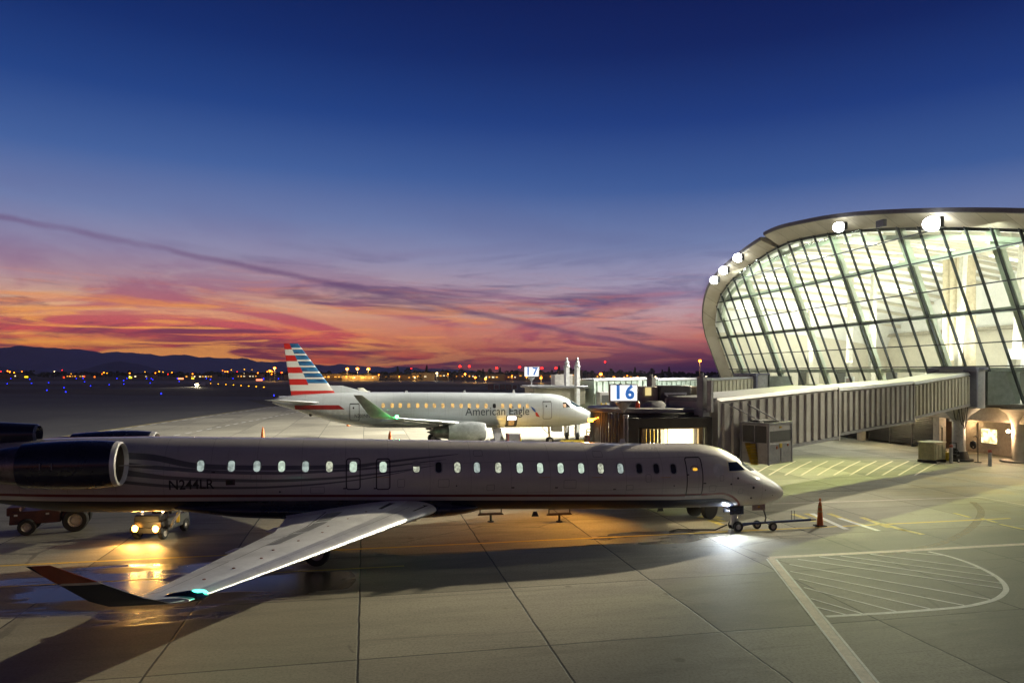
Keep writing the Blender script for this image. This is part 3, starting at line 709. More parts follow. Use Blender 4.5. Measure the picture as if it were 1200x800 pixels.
# cab of bridge 16, laid out along the near jet's axis
def cabpt(a, b, z): return stand(a, b, z)
before = set(bpy.data.objects)
def quadbox(a0, a1, b0, b1, z0, z1): return [cabpt(a0,b0,z0), cabpt(a1,b0,z0), cabpt(a1,b1,z0), cabpt(a0,b1,z0), cabpt(a0,b0,z1), cabpt(a1,b0,z1), cabpt(a1,b1,z1), cabpt(a0,b1,z1)]
MB().hexa(quadbox(-3.5, .1, 3.4, 7.2, 1.55, 1.72)).build('cab_floor', M_GREYP)
cw = mat('cab_lining', (.72,.66,.50), .6, 0, .08)
MB().hexa(quadbox(-3.5, .1, 6.6, 6.7, 1.72, 4.55)).hexa(quadbox(-.05, .1, 3.4, 6.6, 1.72, 4.55)).hexa(quadbox(-3.5, -3.35, 3.4, 6.6, 1.72, 4.55)).build('cab_lining', cw)
MB().hexa(quadbox(-1.75, -.95, 6.5, 6.59, 1.72, 3.9)).build('inner_door', mat('amber_door', (.50,.36,.08), .5))
MB().hexa(quadbox(-3.2, -.3, 3.4, 6.6, 4.5, 4.56)).build('cab_ceiling', cw)
MB().hexa(quadbox(-2.9, -1.2, 4.6, 5.4, 4.44, 4.49)).build('ceiling_lamp', emis('cab_lamp', (255,240,190), 16))
c = cabpt(-2.3, 5.6, 0)
mb = MB(); N = 40                                           # rounded roller curtain on the outside of the cab
for k in range(N):
    a = R(100)+R(175)*k/N; a2 = a+R(175)/N*.72
    p, q = [Vector((c.x+2.45*math.cos(x+ANG-R(0)), c.y+2.45*math.sin(x+ANG), 0)) for x in (a, a2)]
    p2, q2 = [Vector((c.x+2.38*math.cos(x+ANG), c.y+2.38*math.sin(x+ANG), 0)) for x in (a-R(175)/N*.28, a)]
    mb.faces([Z(p,1.5), Z(q,1.5), Z(q,5.0), Z(p,5.0), Z(p2,1.5), Z(q2,1.5), Z(q2,5.0), Z(p2,5.0)], [(0,1,2,3),(4,5,6,7)])
mb.build('roller_curtain', M_CURT)
MB().cyl(Z(c,5.0), Z(c,5.2), 2.6, 2.6, 40).hexa(quadbox(-2.4, 1.0, 3.5, 7.6, 5.0, 5.18)).build('cab_roof', M_BROOF, bevel=.03)
MB().cyl(Z(c,1.3), Z(c,1.54), 2.5, 2.5, 40).build('cab_base', M_GREYP)
mb = MB()                                                   # folding canopy: three dark hoops
for k, b in enumerate((3.35, 2.95, 2.55)):
    e = .08*k; mb.hexa(quadbox(-4.0-e, -3.3-e, b, b+.32, 1.7, 5.0-e)); mb.hexa(quadbox(-.25+e, .05+e, b, b+.32, 1.7, 5.0-e)); mb.hexa(quadbox(-4.0-e, .05+e, b, b+.32, 4.5-e, 4.98-e))
mb.build('canopy', M_BLACK, bevel=.04)
mb = MB()                                                   # ragged inner flap of the canopy
for a_ in (-3.28, -.42): mb.hexa(quadbox(a_, a_+.2, 2.7, 2.9, 1.7, 4.5))
mb.hexa(quadbox(-3.3, -.2, 2.72, 2.9, 4.28, 4.5)); mb.build('canopy_flap', mat('canopy_flap', (.22,.17,.09), .8))
MB().bar(cabpt(-2.75, 3.2, 1.7), cabpt(-3.1, 3.6, 3.5), .18, .12).build('barrier_arm', M_BLACK)
p = cabpt(-4.05, 2.72, 0); MB().bar(Z(p,1.4), Z(p,4.98), .34, .22, 0, (1,0,0)).build('corner_post', M_GREYP, bevel=.03)
# roof-top plant cabinets
for a0, a1, b0, b1, z0, z1, m, nm in ((-3.0,-1.0,6.2,8.0,5.19,6.2,mat('plant_grey', (.38,.34,.32), .6),'roof_cabinet'), (-.95,.75,6.0,7.6,5.25,6.25,mat('plant_dark', (.13,.12,.12), .5, .3),'roof_cabinet'), (.77,1.7,6.2,7.4,5.5,6.2,mat('plant_brown', (.20,.16,.11), .6),'roof_cabinet')):
    MB().hexa(quadbox(a0,a1,b0,b1,z0,z1)).build(nm, m, bevel=.02)
MB().hexa(quadbox(-1.7,-1.4,6.12,6.19,5.75,6.15)).build('lit_panel', emis('lit_panel', (250,225,150), .9))
MB().hexa(quadbox(-.75,.45,5.86,5.99,5.78,5.9)).bar(cabpt(-.7,5.9,5.8), cabpt(-.5,5.6,5.5), .06,.06).bar(cabpt(.4,5.9,5.8), cabpt(.2,5.6,5.5), .06,.06).build('bracket_light', mat('bracket_white', (.7,.7,.72), .4))
MB().cyl(cabpt(-1.6,5.2,5.2), cabpt(-1.6,5.2,5.5), .85, .35, 20).build('beacon_base', M_BROOF)
q = cabpt(-2.85, 4.3, 5.2); MB().lathe([(.11,0),(.11,.2),(.07,.3),(.01,.36)], 'z', q, 12).build('beacon', mat('red_beacon', (.7,.07,.02), .3))
# lift columns and wheel carriage
for (x, y), zt in (((9.1, 34.75), 6.75), ((7.35, 38.3), 6.7)):
    MB().box((x,y,(zt-.5)/2+.9), (.36,.36,zt-1.3), R(40)).build('lift_column', M_BROOF, bevel=.02)
    MB().cyl((x,y,zt-.45), (x,y,zt-.05), .17, .13, 12).cyl((x,y,zt-.05), (x,y,zt+.15), .07, .09, 10).build('column_head', M_GALV)
    MB().box((x,y,5.0), (.6,.5,.34), R(40)).build('bracket', M_GREYP, bevel=.02)
    MB().box((x,y,.8), (.9,.5,.5), R(40)).build('wheel_fork', M_GREYP)
    for k in (-.42, .42):
        o = n16*k; MB().cyl((x+o.x-.12*n16.x, y+o.y-.12*n16.y, .5), (x+o.x+.12*n16.x, y+o.y+.12*n16.y, .5), .5, .5, 24).build('wheel', M_RUBBER)
MB().bar((9.1,34.75,2.35), (7.35,38.3,2.35), .4, .4).build('carriage_beam', M_GREYP)
MB().box((9.42,34.5,5.8), (.18,.25,1.5), R(40)).build('cable_box', M_GREYP)
for o in [o for o in bpy.data.objects if o not in before and o.parent is None]: W2(o, jb16)
Pt = lambda t, o, z: Z(R0.lerp(E0, t) + n16*o, z)
# handrail stays down to the slung air conditioning unit
sgn = 1 if (n16.x*0.6 - n16.y) > 0 else -1          # side of the bridge that faces the apron camera
near = n16*sgn
ac0 = R0.lerp(E0, .925) + near*2.55
uacl = thing('air_conditioning_unit', 'grey box unit with mesh grilles and yellow hose beside the near jet bridge', 'air conditioner', Z(ac0, 2.55), math.atan2(-d16.y, -d16.x))
M_ACG = mat('ac_paint', (.52,.50,.48), .5, .1, .12)
M_MESH = mat('grille_mesh', (.10,.10,.095), .6, .4, .3, 30)
MB().box((0,0,.95), (2.0,1.5,1.9)).build('casing', M_ACG, uacl, bevel=.03)
fr = MB()
for x in (-1.0, 1.0):
    for y in (-.75, .75): fr.box((x,y,.97), (.09,.09,2.0))
for z in (1.93,): fr.bar((-1,-.75,z), (1,-.75,z), .1,.1).bar((-1,.75,z), (1,.75,z), .1,.1).bar((-1,-.75,z), (-1,.75,z), .1,.1).bar((1,-.75,z), (1,.75,z), .1,.1)
fr.build('corner_frame', M_GREYP, uacl)
MB().box((.0,-.76,1.32), (1.8,.03,.52)).build('grille', M_MESH, uacl)
for y in (-.34, .34): MB().box((-1.01,y,1.42), (.03,.6,.8)).build('grille', M_MESH, uacl)
for x in (-.52, .48): MB().box((x,-.765,.5), (.9,.03,.92)).build('door_panel', M_GREYP, uacl, bevel=.01)
MB().box((-.35,-.79,.78), (.12,.03,.14)).box((.62,-.79,.86), (.12,.03,.1)).build('warning_sticker', mat('sticker_red', (.35,.10,.03), .5), uacl)
MB().box((-.02,-.79,.86), (.22,.03,.2)).box((0,-.77,1.74), (.16,.03,.08)).build('warning_sticker', M_YEL, uacl)
hs = MB()
for k in range(14): hs.lathe([(.23-.005*k,-.03),(.28-.006*k,0),(.23-.005*k,.03)], 'z', (-1.22+.012*k,.1-.01*k,.95-.075*k), 16)
hs.build('yellow_hose', M_YEL, uacl)
for x in (-.7, .75): MB().cyl((x,-.3,1.95), (x-1.0,1.35,3.0), .035, .035, 8).build('hanger_rod', M_GALV, uacl)
MB().box((.3,.3,2.0), (1.3,.8,.06)).build('fan_tray', M_BLACK, uacl)
MB().box((0,.95,1.2), (1.5,.5,.3)).build('mount', M_GREYP, uacl)
# hanging cables near the rotunda
mb = MB()
for k, (t0_, t1_, dr) in enumerate(((.10,.06,1.3),(.085,.05,1.6),(.13,.10,.9))):
    pts = [Pt(t0_+(t1_-t0_)*i/8, -1.2*(-sgn), 4.3-dr*math.sin(math.pi*i/8)) for i in range(9)]; mb.tube(pts, .035, 6)
W2(mb.build('cable', M_BLACK), jb16)

# gate sign 16
def gate_sign(txt, c, wd, h, label, rz=0.0, pole=1.2, tc=(34,112,196)):
    g = thing('gate_sign', label, 'gate sign', c, rz)
    MB().box((0,.1,h/2+pole), (wd+.08,.22,h+.08)).build('sign_case', mat('sign_case', (.22,.16,.11), .5), g, bevel=.02)
    MB().box((0,-.02,h/2+pole), (wd-.02,.03,h-.02)).build('sign_face', E_SIGN, g)
    me = text_mesh(txt, h*1.16, 0, .034, 1.28); me.materials.append(emis('sign_number_blue', tc, .85))
    o = link_mesh('number', me, g); o.rotation_euler = (R(90),0,0); o.location = (0,-.045,h/2+pole)
    MB().lathe([(.05,0),(.05,pole-.55),(.12,pole-.42),(.40,pole-.06)], 'z', (0,.1,0), 20).build('sign_stand', M_GREYP, g)
    return g
sg16 = gate_sign('16', (5.2, 33.75, 5.19), 1.26, .74, 'white lit sign with a blue 16 on the near jet bridge cab', ANG*.35, .42)

# ---- bridge 17
jb17, R1, E1, d17, n17 = build_bridge('pale green corrugated jet bridge reaching the American jet behind', (29.3, 88.2), (7.6, 75.4), 3.95, 3.7, 3.5, 3.25, M_CORRY, M_CORRG, M_CORRG, .33, .66)
before = set(bpy.data.objects)
cx, cy = 4.4, 75.2
MB().box((cx,cy,4.55), (5.4,4.2,1.7), ANG).build('cab', mat('cab_cladding', (.25,.23,.17), .5), bevel=.08)
MB().box((cx-.1,cy-.1,5.5), (6.0,4.8,.22), ANG).build('cab_roof', M_BROOF, bevel=.03)
MB().box((cx-.4,cy-2.2,3.9), (1.9,.2,.55), ANG).build('cab_lamp', emis('cab_lamp_17', (255,240,180), 9))
MB().box((cx-.4,cy-2.14,4.6), (4.6,.1,.8), ANG).build('cab_window', mat('dim_cab_glass', (.12,.11,.06), .2))
MB().box((5.2,76.0,6.2), (1.9,1.6,1.1), ANG).build('roof_cabinet', mat('plant_white', (.55,.52,.48), .6), bevel=.02)
MB().box((6.5,76.2,6.15), (.7,1.4,1.0), ANG).build('roof_cabinet', mat('plant_brown', (.20,.16,.11), .6))
for x, y in ((5.55,73.6), (6.6,73.4)):
    MB().box((x,y,4.0), (.42,.42,7.0), R(30)).build('lift_column', mat('lift_white', (.66,.66,.66), .5, .1), bevel=.02)
    MB().lathe([(.3,7.5),(.32,7.62),(.2,7.75),(.24,8.0),(.1,8.15),(.12,8.35),(.02,8.5)], 'z', (x,y,0), 12).build('column_head', mat('lift_white', (.66,.66,.66), .5, .1))
    MB().cyl((x-.15,y,.5), (x+.15,y,.5), .5, .5, 20).build('wheel', M_RUBBER)
MB().box((9.5,73.6,3.9), (1.6,1.4,2.2), ANG).build('air_unit', M_ACG, bevel=.03)
MB().box((9.5,72.88,4.3), (1.0,.04,.8), ANG).build('grille', M_MESH)
for o in [o for o in bpy.data.objects if o not in before and o.parent is None]: W2(o, jb17)
sg17 = gate_sign('17', (2.0, 74.2, 5.62), 1.45, .95, 'small white lit sign with a blue 17 on the far jet bridge cab', .05, .95)
point('cab_light_16', cabpt(-2.0, 4.6, 3.6), 650, (1,.84,.52), .3)
point('cab_light_17', (3.6, 72.4, 3.6), 260, (1,.88,.5), .3)

# ================================================================== AIRCRAFT
class Hull:
    """fuselage: sections (x, top, bottom, half width), nose towards +x"""
    def __init__(s, tab, sq=2.0):
        s.tab = sorted(tab); s.sq = sq
        s.xs = [t[0] for t in s.tab]
    def _pc(s, x, k):
        t = s.tab; n = len(t)
        if x <= t[0][0]: return t[0][k]
        if x >= t[-1][0]: return t[-1][k]
        i = max(j for j in range(n) if t[j][0] <= x); i = min(i, n-2)
        h = t[i+1][0]-t[i][0]; u = (x-t[i][0])/h
        def sl(j):
            if j <= 0: return (t[1][k]-t[0][k])/(t[1][0]-t[0][0])
            if j >= n-1: return (t[-1][k]-t[-2][k])/(t[-1][0]-t[-2][0])
            a = (t[j][k]-t[j-1][k])/(t[j][0]-t[j-1][0]); b = (t[j+1][k]-t[j][k])/(t[j+1][0]-t[j][0])
            return 0 if a*b <= 0 else 2*a*b/(a+b)
        m0, m1 = sl(i), sl(i+1)
        return (2*u**3-3*u**2+1)*t[i][k]+(u**3-2*u*u+u)*h*m0+(-2*u**3+3*u*u)*t[i+1][k]+(u**3-u*u)*h*m1
    def sec(s, x):
        tp, bt, hw = s._pc(x,1), s._pc(x,2), s._pc(x,3); return (tp+bt)/2, max((tp-bt)/2, .002), max(hw, .002)
    def surf(s, x, z, side=-1, off=0.0):
        cz, rz, ry = s.sec(x); q = max(-.985, min(.985, (z-cz)/rz))
        y = ry*math.sqrt(1-q*q); n = Vector((0, y/ry/ry, (z-cz)/rz/rz)).normalized()
        return Vector((x, side*(y+n.y*off), z+n.z*off))
    def mesh(s, name, m, parent, nx=130, na=72):
        x0, x1 = s.xs[0], s.xs[-1]; v = []; f = []
        xs = []
        for i in range(nx+1):
            u = i/nx; xs.append(x0+(x1-x0)*u)
        k = sorted(set(xs + [x1-(x1-xs[-8])*(j/14)**2 for j in range(14)] + [x0+(xs[8]-x0)*(j/10)**2 for j in range(10)]))
        for x in k:
            cz, rz, ry = s.sec(x)
            for j in range(na):
                a = 2*math.pi*j/na; v.append((x, ry*math.cos(a), cz+rz*math.sin(a)))
        for i in range(len(k)-1):
            for j in range(na): f.append((i*na+j, (i+1)*na+j, (i+1)*na+(j+1)%na, i*na+(j+1)%na))
        f.append(tuple(range(na))); f.append(tuple(range(len(k)*na-1, (len(k)-1)*na-1, -1)))
        mb = MB().faces(v, f); return mb.build(name, m, parent)
    def patch(s, name, poly, m, parent, off=.006, side=-1, grid=.14):
        bm = bmesh.new(); vs = [bm.verts.new((x, 0, z)) for x, z in poly]; bm.faces.new(vs)
        s._cut(bm, grid); me = bpy.data.meshes.new(name)
        s._proj(bm, off, side); bm.to_mesh(me); bm.free(); me.materials.append(m)
        for p in me.polygons: p.use_smooth = True
        return link_mesh(name, me, parent)
    def _cut(s, bm, grid):
        xs = [v.co.x for v in bm.verts]; zs = [v.co.z for v in bm.verts]
        for ax, lo, hi in ((0, min(xs), max(xs)), (2, min(zs), max(zs))):
            g = math.ceil(lo/grid)*grid
            while g < hi:
                no = Vector((1,0,0)) if ax == 0 else Vector((0,0,1))
                bmesh.ops.bisect_plane(bm, geom=bm.verts[:]+bm.edges[:]+bm.faces[:], plane_co=no*g, plane_no=no); g += grid
    def _proj(s, bm, off, side):
        for v in bm.verts: v.co = s.surf(v.co.x, v.co.z, side, off)
        bmesh.ops.recalc_face_normals(bm, faces=bm.faces)
        c = sum((f.normal.y*f.calc_area() for f in bm.faces), 0)
        if c*side < 0: bmesh.ops.reverse_faces(bm, faces=bm.faces)
    def ribbon(s, name, pts, wd, m, parent, off=.006, side=-1, closed=False):
        P0 = [Vector((x, z)) for x, z in pts]; P = []; wl_ = []; m_ = len(P0)
        for i in range(m_ if closed else m_-1):
            a, b = P0[i], P0[(i+1) % m_]; k = max(1, int((b-a).length/.09))
            for j in range(k):
                P.append(a.lerp(b, j/k))
                if isinstance(wd, list): wl_.append(wd[i]+(wd[(i+1) % m_]-wd[i])*j/k)
        if not closed:
            P.append(P0[-1]); 
            if isinstance(wd, list): wl_.append(wd[-1])
        if isinstance(wd, list): wd = wl_
        n = len(P); A = []; B = []
        for i, p in enumerate(P):
            a = P[(i-1) % n] if closed else P[max(0,i-1)]; b = P[(i+1) % n] if closed else P[min(n-1,i+1)]
            d = (b-a).normalized(); q = Vector((-d.y, d.x))*(wd[i] if isinstance(wd, list) else wd)/2
            A.append(s.surf(p.x+q.x, p.y+q.y, side, off)); B.append(s.surf(p.x-q.x, p.y-q.y, side, off))
        f = [(i, (i+1)%n, n+(i+1)%n, n+i) for i in range(n if closed else n-1)]
        return MB().faces(A+B, f).build(name, m, parent)
    def text(s, name, txt, x, z, size, m, parent, off=.008, side=-1, shear=0, width=None, bold=0.0):
        me = text_mesh(txt, size, shear, bold)
        xs = [v.co.x for v in me.vertices]; k = (width/(max(xs)-min(xs))) if width else 1
        bm = bmesh.new(); bm.from_mesh(me)
        for v in bm.verts: v.co = Vector((x + v.co.x*k*(-side), 0, z + v.co.y))
        s._cut(bm, .06); s._proj(bm, off, side); bm.to_mesh(me); bm.free()
        me.name = name; me.materials.append(m); return link_mesh(name, me, parent)
def rrect(cx, cz, w_, h_, r, n=4, lean=0.0):
    pts = []
    for sx, sz, a0 in ((1,-1,-90),(1,1,0),(-1,1,90),(-1,-1,180)):
        for i in range(n+1):
            a = R(a0+90*i/n); z = sz*(h_/2-r)+r*math.sin(a)
            pts.append((cx+sx*(w_/2-r)+r*math.cos(a)+lean*z, cz+z))
    return pts
def wing(name, secs, m, parent, seg=14, mirror=False, cap=True, mi_le=None):
    """secs: (le_x, y, z, chord, thickness); leading edge towards +x. second material on the leading edge"""
    v = []; sg = -1 if mirror else 1
    prof = []
    for i in range(seg+1):
        u = (1-math.cos(math.pi*i/seg))/2; t = 5*(.2969*math.sqrt(u)-.126*u-.3516*u*u+.2843*u**3-.1015*u**4)
        prof.append((u, t*1.15))
    for i in range(seg-1, 0, -1):
        u = (1-math.cos(math.pi*i/seg))/2; t = 5*(.2969*math.sqrt(u)-.126*u-.3516*u*u+.2843*u**3-.1015*u**4)
        prof.append((u, -t*.75))
    for lx, y, z, ch, th, *rest in secs:
        vert = rest[0] if rest else 0.0     # 1: thickness runs along y (fins)
        for u, t in prof:
            tt = t*th*ch
            v.append((lx-u*ch, sg*(y + tt*vert), z + tt*(1-vert)))
    n = len(prof); mb = MB()
    fs = [];
    for k in range(len(secs)-1):
        for i in range(n): fs.append((k*n+i, k*n+(i+1)%n, (k+1)*n+(i+1)%n, (k+1)*n+i))
    if cap: fs += [tuple(range(n)), tuple(range((len(secs)-1)*n+n-1, (len(secs)-1)*n-1, -1))]
    mb.faces(v, fs)
    if mi_le is not None:
        mb.bm.faces.ensure_lookup_table()
        for k in range(len(secs)-1):
            for i in range(n):
                if i < mi_le or i >= n-mi_le+0: mb.bm.faces[k*n+i].material_index = 1
    return mb.build(name, m, parent)

def paint_with_belly(name, base_c, belly_c, zb, x0, k, z_stripe=None, stripe_c=None, band=None):
    """fuselage paint whose dark belly starts below a line that dives near the nose; plus dust and panel seams"""
    m, t, b = principled(name)
    co = t.new('ShaderNodeTexCoord').outputs['Object']; sp = t.new('ShaderNodeSeparateXYZ'); t.set(sp.inputs[0], co)
    x, y, z = sp.outputs
    dv = t.math('MAXIMUM', t.math('SUBTRACT', x, x0), 0.0)
    d = t.math('ADD', z, t.math('MULTIPLY', t.math('MULTIPLY', dv, dv), k))
    d = t.math('SUBTRACT', d, t.math('MULTIPLY', t.math('MAXIMUM', t.math('MULTIPLY', t.math('ADD', x, 3.3), -1), 0.0), .032))
    n = t.noise(t.mapping(co, scale=(.5,1,2)), 1.6, 6, .6); n2 = t.noise(t.mapping(co, scale=(1,1,.3)), 9, 5, .65)
    c = t.mix(t.math('MULTIPLY', t.smooth(n, .35, .7), .35), base_c, tuple(v*.78 for v in base_c))
    c = t.mix(t.math('MULTIPLY', t.smooth(n2, .55, .75), .18), c, (.25,.22,.19))
    fx = t.math('ABSOLUTE', t.math('SUBTRACT', t.math('FRACT', t.math('MULTIPLY', x, 1/1.58)), .5))
    seam = t.smooth(fx, .002, .006, 1, 0)
    for zz in (cz_seams := (3.42, 2.2)): seam = t.math('MAXIMUM', seam, t.smooth(t.math('ABSOLUTE', t.math('SUBTRACT', z, zz)), .004, .012, .8, 0))
    c = t.mix(t.math('MULTIPLY', seam, .55), c, (.12,.11,.10))
    # rain streaks and grime running down the skin
    gr = t.noise(t.mapping(co, scale=(7,1,.5)), 1.6, 6, .7)
    c = t.mix(t.math('MULTIPLY', t.smooth(gr, .56, .74), .30), c, (.20,.17,.14))
    if stripe_c:
        for lo, hi, sc in z_stripe:
            mk = t.math('MULTIPLY', t.smooth(d, lo-.006, lo+.006), t.smooth(d, hi-.006, hi+.006, 1, 0))
            c = t.mix(mk, c, sc)
    if zb is not None:
        bm_ = t.smooth(d, zb-.006, zb+.006, 1, 0)
        c = t.mix(bm_, c, belly_c)
        t.set(b.inputs['Coat Weight'], t.math('SUBTRACT', 1.0, t.math('MULTIPLY', bm_, .95))); t.set(b.inputs['Specular IOR Level'], t.math('SUBTRACT', .5, t.math('MULTIPLY', bm_, .35)))
    t.set(b.inputs['Base Color'], c)
    t.set(b.inputs['Roughness'], t.math('ADD', .27, t.math('MULTIPLY', n, .2)))
    if zb is None: b.inputs['Coat Weight'].default_value = 1.0
    b.inputs['Coat Roughness'].default_value = .07
    return m

# ------------------------------------------------------------------ near jet (grey, red line, navy belly)
M_JET = paint_with_belly('jet_grey_paint', (.59,.55,.525), (.012,.014,.03), 1.66, -1.35, .42, [(1.86,1.93,0),(1.78,1.86,0)] and [(1.70,1.80,(.55,.54,.54)),(1.82,1.92,(.16,.012,.012))], True)
M_NAVY = mat('navy_paint', (.010,.013,.038), .28, 0, .15, 1, coat=.3)
M_LINE = mat('dark_outline', (.035,.03,.03), .5)
M_SWOOSH = mat('charcoal_streak', (.15,.145,.15), .35, 0, .05)
M_WINLIT = emis('lit_cabin_window', (214,236,214), .95, .35, 9)
M_WINLIT2 = emis('lit_cabin_window_soft', (196,214,206), .75, .5, 7)
M_WINLIT3 = emis('lit_cabin_window_warm', (226,232,204), .85, .6, 11)
M_WINDK = mat('dark_window', (.03,.028,.03), .12, 0, .05)
M_WFRAME = mat('window_surround', (.33,.32,.32), .4)
M_WINGTOP = mat('wing_grey', (.84,.84,.84), .34, .05, .10, .9)
M_LEADING = mat('polished_leading_edge', (.70,.70,.71), .42, .55, .06, 2)
M_LIP = mat('polished_inlet_lip', (.85,.84,.80), .35, .35, .05)
M_NOZZ = mat('exhaust_metal', (.22,.20,.20), .4, .85, .3, 3)
M_FAN = mat('fan_blades', (.14,.13,.12), .35, .8, .1)
M_HUB = mat('wheel_hub', (.50,.48,.45), .4, .4, .1)
M_TEXT = mat('registration_black', (.012,.012,.012), .4)
M_CHAR = mat('charcoal_paint', (.10,.10,.11), .4)
jet = thing('regional_jet', 'large grey jet in front with navy belly, thin red line and registration N244LR', 'airplane', G0, ANG)
DZ = lambda x: .032*max(0.0, -(x+3.3))
HJ = Hull([(x, t+DZ(x), b+DZ(x), h) if x > -23 else (x, t, b, h) for x, t, b, h in [(2.27,1.63,1.58,.02),(2.2,1.80,1.45,.17),(2.0,2.00,1.33,.34),(1.57,2.27,1.20,.58),(1.0,2.61,1.12,.80),(.55,2.88,1.11,.94),(.15,3.12,1.11,1.04),(-.3,3.42,1.11,1.14),(-.75,3.63,1.12,1.22),(-1.29,3.78,1.13,1.28),(-2.2,3.88,1.14,1.34),(-3.3,3.90,1.15,1.36),(-12,3.90,1.15,1.36),(-22.5,3.90,1.15,1.36),(-24,4.55,1.78,1.34),(-26,4.55,1.84,1.24),(-28.7,4.47,2.26,.98),(-31,4.35,2.9,.62),(-33,4.1,3.4,.26),(-33.6,3.95,3.6,.08)]])
fus = HJ.mesh('fuselage', M_JET, jet)
# photo pixel -> point of the starboard skin (used once to read positions off the photograph)
def skin(px, py, hull=HJ, g=G0, side=-1):
    b = -1.2; u = (px-600)/F_PX; x = 0; z = 2.5
    for _ in range(14):
        X0, Y0 = g.x-b*SA, g.y+b*CA; x = (u*Y0-X0)/(CA-u*SA); Y = Y0+x*SA
        z = CAM_H-(py-HOR)/F_PX*Y; cz, rz, ry = hull.sec(x); q = max(-.95, min(.95, (z-cz)/rz)); b = side*ry*math.sqrt(1-q*q)
    return x, z
ZW = 2.97
wx = [(235,1),(271,1),(301,1),(330,1),(358,1),(386,1),(488,2),(514,0),(536,1),(559,1),(584,1),(609,1),(633,1),(657,1),(681,1),(704,1),(727,1),(749,0),(769,0),(789,0)]
for px, lit in wx:
    x, _ = skin(px, 549)
    ZW = 2.97+DZ(x); o = HJ.patch('cabin_window', rrect(x, ZW, .235, .38, .10), (M_WINLIT, M_WINLIT2, M_WINLIT3)[int(px) % 3] if lit else M_WINDK, fus, .010)
    HJ.ribbon('window_frame', rrect(x, ZW, .275, .42, .12), .042, M_WFRAME, o, .012, closed=True)
    if lit == 2: HJ.patch('window_shade', rrect(x, ZW+.11, .25, .18, .05), M_WFRAME, o, .013)
    if not lit: o['label'] = 'dark unlit cabin window'
for px in (414, 449):
    x, _ = skin(px, 549)
    ZW = 2.97+DZ(x); ze = ZW-.27; d = HJ.patch('overwing_exit', rrect(x, ze, .50, 1.12, .09), M_JET, fus, .006)
    HJ.ribbon('outline', rrect(x, ze, .50, 1.12, .09), .045, M_LINE, d, .011, closed=True)
    HJ.patch('exit_window', rrect(x, ZW, .26, .38, .10), M_WINLIT, d, .012)
x, _ = skin(814.5, 560)
d = HJ.patch('service_door', rrect(x, 2.62, .70, 1.55, .10), M_JET, fus, .006)
HJ.ribbon('outline', rrect(x, 2.62, .70, 1.55, .10), .05, M_LINE, d, .011, closed=True)
HJ.patch('door_sill', rrect(x, 1.80, .74, .09, .02), mat('sill_white', (.6,.6,.6), .4), d, .02)
HJ.ribbon('handle_arc', [(x-.17+.17*(1-math.cos(R(18*i))), 2.93+.14*math.sin(R(18*i))) for i in range(11)], .03, mat('handle_red', (.18,.05,.05), .4), d, .012)
HJ.patch('glint_patch', rrect(x+.03, 2.93, .2, .10, .045), emis('amber_glint', (255,190,50), 1.1), d, .016)  # glowing patch drawn as an amber glint, no lamp here
# cockpit glazing
def pane(name, pix, m, parent, off=.012):
    return HJ.patch(name, [skin(*p) for p in pix], m, parent, off, grid=.1)
cw_ = pane('cockpit_window', [(853,541.5),(863.5,541.2),(873,550.6),(854.5,551.6)], mat('cockpit_glass', (.012,.02,.03), .06, 0, .02, spec=.8), fus, .014)
HJ.ribbon('window_trim', [skin(*p) for p in [(851.5,540.3),(864,540),(875,551.4),(853.2,552.8)]], .045, mat('trim_cream', (.62,.56,.42), .4), cw_, .018, closed=True)
MW = mat('windshield_glass', (.02,.035,.045), .05, 0, .02, spec=.8)
for sd in (-1, 1):
    ws = HJ.patch('windshield', [(-.02,3.17),(.16,3.02),(.55,2.77),(.62,2.70),(.28,2.72),(-.12,2.98)] if sd < 0 else [(-.02,3.17),(.16,3.02),(.55,2.77),(.62,2.70),(.28,2.72),(-.12,2.98)], MW, fus, .012, side=sd, grid=.1)
    if sd > 0: HJ.patch('cockpit_window', [(-.85,3.2),(-.4,3.22),(-.02,2.87),(-.8,2.8)], MW, fus, .012, side=1, grid=.1)
HJ.patch('nose_ring', rrect(skin(842,551)[0], skin(842,551)[1], .5, .55, .24), mat('jet_paint_clean', (.56,.55,.55), .35), fus, .005)
for px, py, r_ in ((865,560,.05),(883,571,.06),(880,583,.045),(857,567,.04),(790,569,.03),(535,569,.03),(328,576,.035),(897,574,.025),(905,580,.025)):
    x, z = skin(px, py); p = HJ.surf(x, z); MB().sphere(p, r_, 10).build('probe', M_LINE, fus)
# charcoal streaks along the rear fuselage (drawn as curves over the skin)
streaks = [
 ([(128,533),(180,536),(235,546),(330,548),(414,546),(440,543),(480,538),(537,532)], 3.2),
 ([(146,544),(200,549),(260,553),(330,554),(400,551),(450,547),(490,542),(523,538)], 2.6),
 ([(130,553),(190,559),(250,562),(320,563),(390,560),(440,555),(480,550),(510,545)], 2.8),
 ([(100,560),(180,568),(240,571),(300,571),(360,568),(410,563),(450,557),(486,550)], 2.2),
]
for pts, wpx in streaks:
    pp = cat([(*q, 0) for q in pts], 8); P = [skin(p[0], p[1]) for p in pp]; n = len(P)
    ws_ = [max(.012, (.15 if wpx > 3 else .10 if wpx > 2.5 else .08)*(1-(i/n))**.65*1.5) for i in range(n)]
    HJ.ribbon('streak', P, ws_, M_SWOOSH, fus, .007)
HJ.ribbon('streak', [skin(p[0], p[1]) for p in cat([(0,538,0),(60,540,0),(128,545,0),(150,552,0),(190,558,0)], 6)], .09, M_SWOOSH, fus, .007)
x0_, z0_ = skin(224, 568)
HJ.text('registration', 'N244LR', x0_, z0_, .50, M_TEXT, fus, width=1.52, bold=.006)
fx_, fz_ = skin(270, 565)
